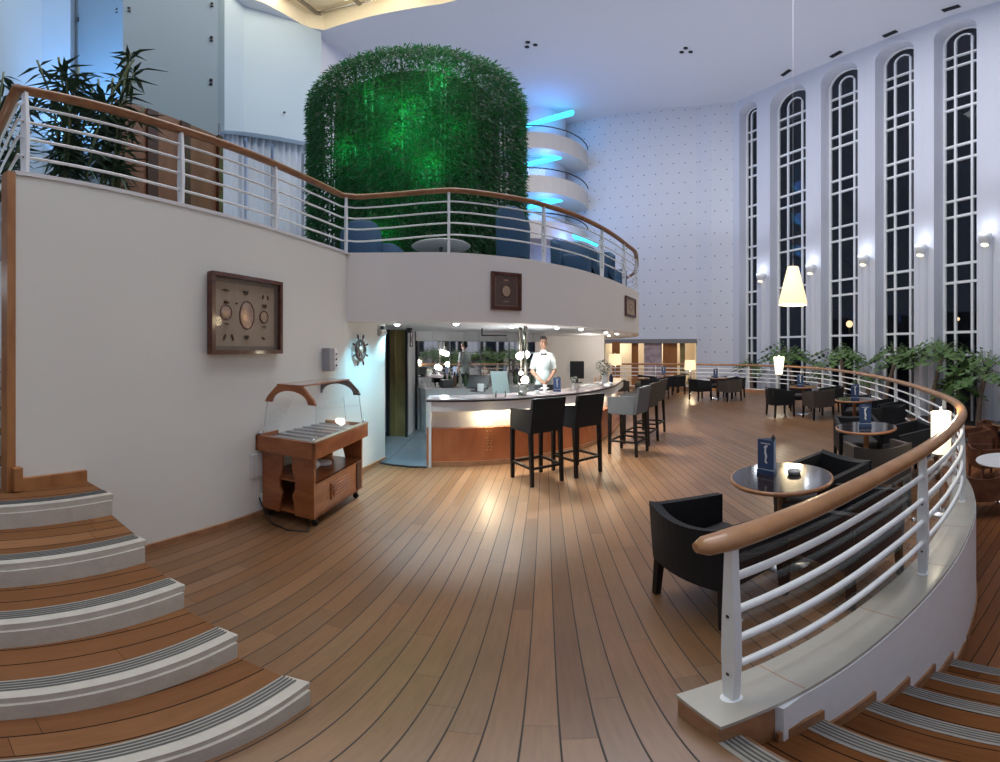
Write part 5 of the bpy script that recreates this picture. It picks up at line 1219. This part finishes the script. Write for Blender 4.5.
# ============================================================ GALLERY FURNITURE
def blue_chair():
    e = empty('blue_armchair', (0, 0, 0)); n = 14; m = MB(); vs = []
    for k_ in range(n + 1):
        a = R(-200 + 220 * k_ / n); c_, s_ = math.cos(a), math.sin(a); f = 1 - abs(k_ / n - .5) * 2; zt = .60 + .22 * min(1, f * 1.6)
        for rr_, z in ((.40, .12), (.41, zt - .03), (.37, zt), (.30, zt - .03), (.29, .3)): vs.append((rr_ * c_, rr_ * s_, z))
    fs = [(5 * i + j, 5 * i + 5 + j, 5 * i + 6 + j, 5 * i + 1 + j) for i in range(n) for j in range(4)] + [(0, 1, 2, 3, 4), (5 * n + 4, 5 * n + 3, 5 * n + 2, 5 * n + 1, 5 * n)]
    m.add(vs, fs, smooth=True); m.build('shell', M['blue'], e); m = MB(); m.lathe([(.30, .14), (.30, .38), (.27, .43), (0, .44)], seg=24, caps=False); m.build('seat', M['blue'], e)
    for a in (45, 135, 225, 315): m = MB(); m.lathe([(.015, 0), (.02, .14)], (.25 * math.cos(R(a)), .25 * math.sin(R(a)), 0), 8); m.build('leg', M['steel'], e)
    return e
bc0 = blue_chair(); ZF = ZG - .02
for i, (x, r_, rz, lab, s) in enumerate([(361, 6.3, 20, 'blue tub armchair on the gallery at the left, before the hedge', 1.), (513, 5.85, -30, 'blue tub armchair with its back towards us at the hedge\'s right edge', 1.12), (388, 6.5, -10, 'low blue armchair on the gallery, second from the left', .72), (574, 6.9, 200, 'blue tub armchair right of the neon balconies, behind the rail', 1.1), (594, 7.6, 160, 'blue tub armchair next to the curved end of the gallery', 1.0), (612, 8.8, 160, 'rightmost blue armchair by the gallery end', .8)]):
    o = bc0 if i == 0 else dup(bc0, (0, 0, 0), 0); o.location = pol(x, r_, ZF); o.rotation_euler = (0, 0, R(rz)); o.scale = ((.8, .8, 1.0), (.62, .62, 1.12), (.7, .7, .62), (1., 1., 1.), (1., 1., .95), (.8, .8, .8))[i]; tag(o, lab, 'armchair', 'blue armchairs on the gallery')
m = MB(); e = empty('gallery_table', pol(441, 5.95, ZF), 0, 'low round white table behind the middle of the gallery rail', 'table')
m.lathe([(0, .36), (.42, .36), (.44, .375), (.42, .39), (0, .39)], seg=36, caps=False); m.build('tabletop', M['wlam'], e); m = MB(); m.lathe([(.2, 0), (.2, .01), (.03, .03), (.03, .36)], seg=16); m.build('pedestal', M['steel'], e)

# ============================================================ LOWER FLOOR ON THE RIGHT
m = None
e = dup(table0, (0, 0, 0), 0); 
for c_ in list(e.children):
    if c_.name.startswith('tabletop'): c_.data = c_.data.copy(); c_.data.materials[0] = M['wlam']
    if c_.name.startswith('table_edge'): c_.data = c_.data.copy(); c_.data.materials[0] = M['wlam']
pt_ = at(1003, 459, ZL + .72); e.location = (pt_.x, pt_.y, ZL); e.scale = (1.25, 1.25, 1.); tag(e, 'white round table on the lower floor at the right edge', 'table', 'tables on the lower floor')
chl = make_armchair('cush', 'wick2'); wl_ = woodm('brown_chair_wood', (.10, .035, .02), (.17, .07, .035), .4, (6, 6, 6))
for c_ in chl.children: c_.data.materials[0] = wl_ if not c_.name.startswith('seat_cushion') else M['cush']
for i, (dx, dy, rz, lab) in enumerate([(-.65, .55, -130, 'brown armchair behind the white table on the lower floor'), (-.75, -.5, -60, 'brown armchair in front of the white table on the lower floor'), (.4, 2.0, 40, 'brown armchair farther back on the lower floor, right of the handrail bend'), (1.6, 2.9, 180, 'reddish brown armchair by the planter beyond the lower table')]):
    o = chl if i == 0 else dup(chl, (0, 0, 0), 0); o.location = [at(987, 478, ZL), at(983, 512, ZL), at(976, 456, ZL), at(991, 447, ZL)][i]; o.rotation_euler = (0, 0, R(rz)); tag(o, lab, 'chair', 'brown armchairs on the lower floor')
e = dup(table0, at(1006, 450, ZL), 0, 'round wooden table farther back on the lower floor', 'tables on the lower floor'); e['category'] = 'table'

# outside at night
for i, (x, y) in enumerate([(849.5, 324), (986, 320), (958, 319)]):
    r_ = 34; p = pol(x, r_, 0); zt = zof(y, r_) - ZL + .5; e = empty('street_light', (p.x, p.y, ZL - .5), 0, ['orange street lamp glowing beyond the third arched window', 'orange street lamp beyond the fifth window, right one', 'small orange street lamp beyond the fifth window, left one'][i], 'street lamp', 'street lamps outside')
    m = MB(); m.lathe([(.08, 0), (.05, zt)], seg=8); m.build('pole', M['dark'], e); m = MB(); m.sph((0, 0, zt), .30 if i < 2 else .16, 12, 8); m.build('lamp_head', M['street'], e)
m = MB(); m.box((0, 0, 4), (1, 60, 9)); 
o = m.build('building_outside', mat('dark_facade', (.05, .06, .08), .8), loc=(52, 20, ZL - .5)); tag(o, 'long dark building across the street beyond the windows', 'building')
m = MB(); m.add([(0, -.3, 0), (0, .3, .0), (0, .9, 1.6), (0, .4, 1.9)], [(0, 1, 2, 3)])

# ============================================================ THE BARMAN
def capsule(m, a, b, ra, rb, seg=12):
    a, b = Vector(a), Vector(b); m.tube([a, b], [ra, rb], seg); m.sph(a, ra, 12, 8); m.sph(b, rb, 12, 8)
def remesh(m, name, mt, parent, vox, sm=3):
    me = bpy.data.meshes.new(name); me.from_pydata(m.v, [], m.f); o = bpy.data.objects.new(name, me); col.objects.link(o)
    r = o.modifiers.new('r', 'REMESH'); r.mode = 'VOXEL'; r.voxel_size = vox; s = o.modifiers.new('s', 'SMOOTH'); s.iterations = sm; s.factor = .5
    dg = bpy.context.evaluated_depsgraph_get(); me2 = bpy.data.meshes.new_from_object(o.evaluated_get(dg)); o.modifiers.clear(); o.data = me2
    me2.materials.clear(); me2.materials.append(mt); me2.polygons.foreach_set('use_smooth', [True] * len(me2.polygons)); o.parent = parent; return o
bp_ = pol(543.5, 7.02, 0.012); man = empty('person', bp_, R(-2), 'barman in a white shirt and black bow tie standing behind the bar with clasped hands', 'person')
ps = empty('x', (0, 0, 0)); bpy.data.objects.remove(ps)
zb = .06     # he stands on a duckboard
m = MB(); m.box((0, .05, .03), (1.1, .5, .055)); o = m.build('duckboard', M['cartd'], loc=(bp_.x, bp_.y, .012)); tag(o, 'wooden duckboard on the floor behind the bar under the barman', 'duckboard')
Z = lambda z: z + zb
B = MB()
B.sph((0, 0, Z(1.705)), (.074, .092, .112), 20, 14); B.sph((0, -.022, Z(1.655)), (.058, .068, .072), 16, 10)      # skull and jaw
B.sph((0, -.096, Z(1.690)), (.013, .020, .026), 10, 8); B.sph((0, -.088, Z(1.638)), (.026, .012, .010), 10, 6)   # nose, lips
for s in (-1, 1): B.sph((s * .077, .005, Z(1.69)), (.012, .02, .032), 10, 8); B.sph((s * .03, -.080, Z(1.722)), (.022, .012, .008), 8, 6)
capsule(B, (0, .012, Z(1.48)), (0, .0, Z(1.62)), .062, .055)
B.sph((0, .01, Z(1.36)), (.165, .105, .17), 20, 12); B.sph((0, .01, Z(1.10)), (.145, .10, .20), 20, 12); B.sph((0, .015, Z(.95)), (.165, .11, .12), 20, 12)
for s in (-1, 1):
    capsule(B, (s * .165, .01, Z(1.46)), (s * .235, .03, Z(1.20)), .052, .042); capsule(B, (s * .235, .03, Z(1.20)), (s * .075, -.20, Z(1.055)), .042, .028)
    h0 = Vector((s * .075, -.20, Z(1.055))); h1 = Vector((s * .008, -.235, Z(1.00))) + Vector((0, -.018 if s > 0 else .006, 0)); B.sph((h0 + h1) / 2, (.042, .026, .036), 12, 8)
    dr = (h1 - h0).normalized()
    for k_ in range(4):
        b0 = h1 + Vector((s * .016, -.012, .022 - k_ * .017)); ln = (.030, .036, .034, .026)[k_]; k1 = b0 + dr * ln * .8 + Vector((-s * .010, -.010, 0)); k2 = k1 + Vector((-s * .022, .012, -.012)); capsule(B, b0, k1, .0085, .008, 8); capsule(B, k1, k2, .008, .007, 8)
    t0 = (h0 + h1) / 2 + Vector((0, -.014, .028)); capsule(B, t0, t0 + dr * .035 + Vector((0, -.008, .016)), .010, .009, 8); capsule(B, t0 + dr * .035 + Vector((0, -.008, .016)), t0 + dr * .06 + Vector((0, -.008, .008)), .009, .0075, 8)
    capsule(B, (s * .085, .01, Z(.92)), (s * .095, .0, Z(.50)), .078, .055); capsule(B, (s * .095, .0, Z(.50)), (s * .10, .02, Z(.09)), .052, .036)
    capsule(B, (s * .10, .03, Z(.04)), (s * .11, -.11, Z(.03)), .04, .035)
body = remesh(B, 'body', M['skin'], man, .0065, 2)
m = MB(); m.sph((0, .012, Z(1.745)), (.080, .098, .088), 20, 14); m.sph((0, .05, Z(1.70)), (.072, .062, .075), 16, 10)
for f_ in range(1): pass
hairo = remesh(m, 'hair', M['hair'], man, .008, 2)
bmh = bmesh.new(); bmh.from_mesh(hairo.data); bmesh.ops.delete(bmh, geom=[v for v in bmh.verts if (v.co.z < Z(1.765) and v.co.y < -.045)], context='VERTS'); bmh.to_mesh(hairo.data); bmh.free()
for s in (-1, 1):
    m = MB(); m.sph((s * .029, -.088, Z(1.703)), (.012, .006, .006), 10, 6); m.build('eye', M['hair'], man)
    m = MB(); m.box((s * .030, -.095, Z(1.724)), (.030, .006, .006)); m.build('eyebrow', M['hair'], man)
m = MB(); m.sph((0, -.1, Z(1.638)), (.022, .006, .005), 10, 6); m.build('mouth', mat('lips', (.22, .09, .07), .5), man)
Sm = MB(); Sm.sph((0, .01, Z(1.37)), (.185, .122, .175), 20, 12); Sm.sph((0, .01, Z(1.12)), (.170, .118, .20), 20, 12); Sm.sph((0, .015, Z(.97)), (.175, .122, .10), 20, 12)
capsule(Sm, (-.14, .01, Z(1.475)), (.14, .01, Z(1.475)), .062, .062); capsule(Sm, (0, .01, Z(1.5)), (0, .005, Z(1.545)), .075, .068)
for s in (-1, 1): Sm.tube([(s * .15, .01, Z(1.475)), (s * .20, .02, Z(1.36)), (s * .232, .03, Z(1.255))], [.066, .067, .066], 14); Sm.sph((s * .16, .01, Z(1.47)), .064, 12, 8)
shirt = remesh(Sm, 'shirt', M['shirt'], man, .009, 3)
Vm = MB(); Vm.sph((0, .012, Z(1.345)), (.182, .140, .195), 20, 12); Vm.sph((0, .012, Z(1.12)), (.172, .13, .18), 20, 12); Vm.sph((0, .015, Z(1.0)), (.178, .130, .10), 20, 12)
vest = remesh(Vm, 'waistcoat', M['vest'], man, .010, 3)
bmh = bmesh.new(); bmh.from_mesh(vest.data); bmesh.ops.delete(bmh, geom=[v for v in bmh.verts if v.co.y < 0 and v.co.z > Z(1.30) and abs(v.co.x) < (v.co.z - Z(1.30)) * .45], context='VERTS'); bmh.to_mesh(vest.data); bmh.free()
m = MB()
for s in (-1, 1): m.add([(s * .006, -.093, Z(1.505)), (s * .055, -.088, Z(1.53)), (s * .055, -.088, Z(1.48)), (s * .006, -.081, Z(1.505)), (s * .055, -.076, Z(1.53)), (s * .055, -.076, Z(1.48))], [(0, 1, 2), (3, 5, 4), (0, 3, 4, 1), (1, 4, 5, 2), (2, 5, 3, 0)])
m.sph((0, -.09, Z(1.505)), (.014, .012, .014), 8, 6); m.build('bow_tie', M['black'], man)
for k_ in range(4): m = MB(); m.sph((0, -.142, Z(1.25 - k_ * .07)), (.007, .006, .007), 8, 6); m.build('button', M['dark'], man)
Tm = MB(); Tm.sph((0, .015, Z(.93)), (.185, .128, .12), 20, 12)
for s in (-1, 1): Tm.tube([(s * .085, .01, Z(.92)), (s * .095, .0, Z(.50)), (s * .10, .02, Z(.08))], [.098, .075, .062], 14); Tm.sph((s * .085, .01, Z(.92)), .098, 12, 8)
remesh(Tm, 'trousers', M['black'], man, .012, 3)
m = MB()
for s in (-1, 1): m.sph((s * .105, -.04, Z(.035)), (.05, .125, .045), 14, 8)
m.build('shoes', M['black'], man)
Ar = MB(); Ar.add([(x * .20, -.125 - .03 * (1 - abs(x)), z) for z in (Z(.98), Z(.45)) for x in (-1, -.5, 0, .5, 1)], [(i, i + 1, 6 + i, 5 + i) for i in range(4)]); o = Ar.build('apron', M['black'], man, fix=False); sd_ = o.modifiers.new('t', 'SOLIDIFY'); sd_.thickness = .006

man.scale = (.84, .9, 1.)
# ============================================================ LIGHT
w = bpy.data.worlds.new('night'); sc.world = w; w.use_nodes = True; w.node_tree.nodes['Background'].inputs[0].default_value = (.016, .019, .026, 1); w.node_tree.nodes['Background'].inputs[1].default_value = 1.0
def lamp(name, kind, loc, e_, color=(1, 1, 1), size=.2, rot=(0, 0, 0), sizey=None, spot=None, blend=.6):
    l = bpy.data.lights.new(name, kind); l.energy = e_; l.color = color
    if kind == 'AREA':
        l.size = size
        if sizey: l.shape = 'RECTANGLE'; l.size_y = sizey
    else: l.shadow_soft_size = size
    if kind == 'SPOT': l.spot_size = spot or R(110); l.spot_blend = blend
    o = bpy.data.objects.new(name, l); col.objects.link(o); o.location = loc; o.rotation_euler = rot; return o
lamp('skylight_lamp', 'AREA', (-3.4, 7.6, ZC + 1.0), 520, (1., .88, .70), 7, sizey=6)
lamp('hall_fill', 'AREA', (3.0, 7.0, ZC - .15), 900, (.93, .94, 1.), 7)  # added soft fills under the ceiling, not fittings of the hall
lamp('hall_fill', 'AREA', (3.0, -1.5, ZC - .15), 290, (.95, .95, 1.), 6)  # added fill behind the camera
lamp('hall_fill', 'AREA', (-4.5, 0.5, ZC - .15), 150, (.75, .87, 1.), 4)
for i, p in enumerate(DL):
    warm = i in (5, 6, 9); x = p.x
    lamp('downlight_beam', 'SPOT', (p.x, p.y, p.z - .02), [150, 110, 110, 80, 80, 70, 60, 60, 60, 20, 70][i], (.34, .80, 1.) if i < 1 else (.85, .97, 1.) if i < 3 else ((1., .93, .8) if not warm else (1., .85, .65)), .04, spot=R(125), blend=.7)
for i, (x_, y_, e_) in enumerate(((-1.0, 5.05, 140), (-.45, 5.0, 170), (.1, 5.1, 170), (.7, 5.3, 160), (1.3, 5.8, 140), (2.0, 6.5, 130), (2.9, 8.0, 130))):
    L0 = Vector((x_, y_, 2.0)); L1 = Vector((x_ + .12, y_ - .55, 0)); ql = (L1 - L0).to_track_quat('-Z', 'Y').to_euler(); lamp('floor_beam', 'SPOT', L0, e_ * 1.35, (.80, .93, 1.) if i < 3 else (1., .95, .86), .05, rot=tuple(ql), spot=R(78), blend=.9)
lamp('wall_beam', 'SPOT', (-1.35, 4.75, 1.98), 75, (.25, .75, 1.), .05, rot=tuple((Vector((-1.78, 4.9, .9)) - Vector((-1.35, 4.75, 1.98))).to_track_quat('-Z', 'Y').to_euler()), spot=R(100), blend=1.)
for p in GL_: lamp('globe_glow', 'POINT', (p.x + .02, p.y - .12, p.z + .02), 7, (.95, .98, 1.), .06)
lamp('recess_beam', 'POINT', (bl[0], bl[1] - .08, bl[2] + .03), 9, (1., .82, .5), .04)
for k_ in (1.3, 2.5, 3.6, 4.8, 6.2):
    p, t = along([Vector((*q, 0)) for q in CE], k_); lamp('counter_strip', 'AREA', (p.x - t.y * .10, p.y + t.x * .10, .84), 5.0, (1., .84, .58), .5, sizey=.06, rot=(0, 0, math.atan2(t.y, t.x)))
for p in SC: lamp('sconce_fill', 'SPOT', (p.x - 1.1, p.y, 5.6), 230, (.84, .88, 1.), .3, rot=(R(180), R(-14), 0), spot=R(120), blend=1)  # hidden uplights added out from the sconces to brighten the ceiling
for x_, y_ in ((-5.6, 9.6), (-3.0, 12.8), (1.5, 13.0), (4.5, 15.)): lamp('gallery_fill', 'SPOT', (x_, y_, 4.4), 60 if x_ < -5 else 400, (.84, .87, 1.), .3, rot=(R(180), 0, 0), spot=R(150), blend=1)  # unseen uplights, added to lift the ceiling and upper walls
# glow of the lampshades
lamp('pendant_bulb', 'POINT', (pp.x, pp.y, zb_ - .12), 50, (1., .8, .5), .2)
lamp('lamp_bulb', 'POINT', (lp.x, lp.y, zof(412, 3.85) + .12), 14, (1., .88, .65), .06)
lamp('lamp_bulb', 'POINT', (lp2.x, lp2.y, zof(357, 13.4) + .15), 30, (1., .88, .65), .08)
lamp('lamp_bulb', 'POINT', (T[5][0] - .05, T[5][1] + 1.9, .7), 30, (1., .8, .5), .08)
lamp('lamp_bulb', 'POINT', (lp4.x, lp4.y, .75), 25, (1., .8, .5), .08)
for p in SC: lamp('sconce_glow', 'POINT', (p.x - .25, p.y, 5.5), 10, (.85, .9, 1.), .1)
# green lights in the hedge
for x, y, r_, e_ in ((408, 112, 7.35, 60), (398, 140, 7.3, 42), (440, 78, 7.45, 60), (372, 95, 7.6, 45), (350, 150, 7.8, 40), (430, 165, 7.3, 45), (455, 130, 7.45, 20), (380, 235, 7.4, 22)):
    lamp('hedge_light', 'POINT', pol(x, r_ - .05, zof(y, r_)), e_ * .42, (.05, 1., .35), .22)
# gallery wash, left back
lamp('gallery_wash', 'POINT', pol(262, 11.3, 3.4), 45, (.45, .8, 1.), .2)
L0 = Vector((-6.75, 2.6, 3.6)); L1 = Vector((-6.75, 4.25, 9.6)); ql = (L1 - L0).to_track_quat('-Z', 'Y').to_euler(); lamp('gallery_wash', 'SPOT', L0, 5500, (.22, .52, 1.), .15, rot=tuple(ql), spot=R(40), blend=.8)
lamp('gallery_wash', 'POINT', pol(40, 5.2, 3.2), 4, (.5, 1., .85), .1)
lamp('stair_fill', 'POINT', (-3.6, .55, 2.3), 14, (.75, .88, 1.), .1)  # added fill to lighten the stair void, no fitting there
lamp('passage_lamp', 'POINT', pol(660, 21.6, 1.8), 40, (1., .85, .65), .2)
lamp('passage_lamp', 'POINT', pol(615, 22.2, 1.8), 40, (1., .85, .65), .2)
lamp('lounge_lamp', 'POINT', (2.2, 9.6, 1.9), 14, (1., .93, .85), .15)
lamp('gallery_wash', 'POINT', pol(550, 17.5, 4.0), 40, (.12, .3, 1.), .5)
# ============================================================ CAMERA: a swept panorama, equal angles
cam = bpy.data.cameras.new('camera'); cam.type = 'PANO'; cam.panorama_type = 'EQUIRECTANGULAR' if hasattr(cam, 'panorama_type') else None
cam.longitude_min = -500 / 400.0; cam.longitude_max = 500 / 400.0; cam.latitude_max = 350 / 400.0; cam.latitude_min = -412 / 400.0
co = bpy.data.objects.new('camera', cam); col.objects.link(co); co.location = (0, 0, H); co.rotation_euler = (R(90), 0, 0); sc.camera = co
cam.clip_start = .02; cam.clip_end = 400
sc.view_settings.view_transform = 'Standard'; sc.view_settings.look = 'None'; sc.view_settings.gamma = 1; sc.view_settings.exposure = 0.0; sc.view_settings.use_curve_mapping = False
sc.cycles.use_denoising = True; sc.cycles.max_bounces = 8; sc.cycles.transparent_max_bounces = 12; sc.cycles.sample_clamp_indirect = 6
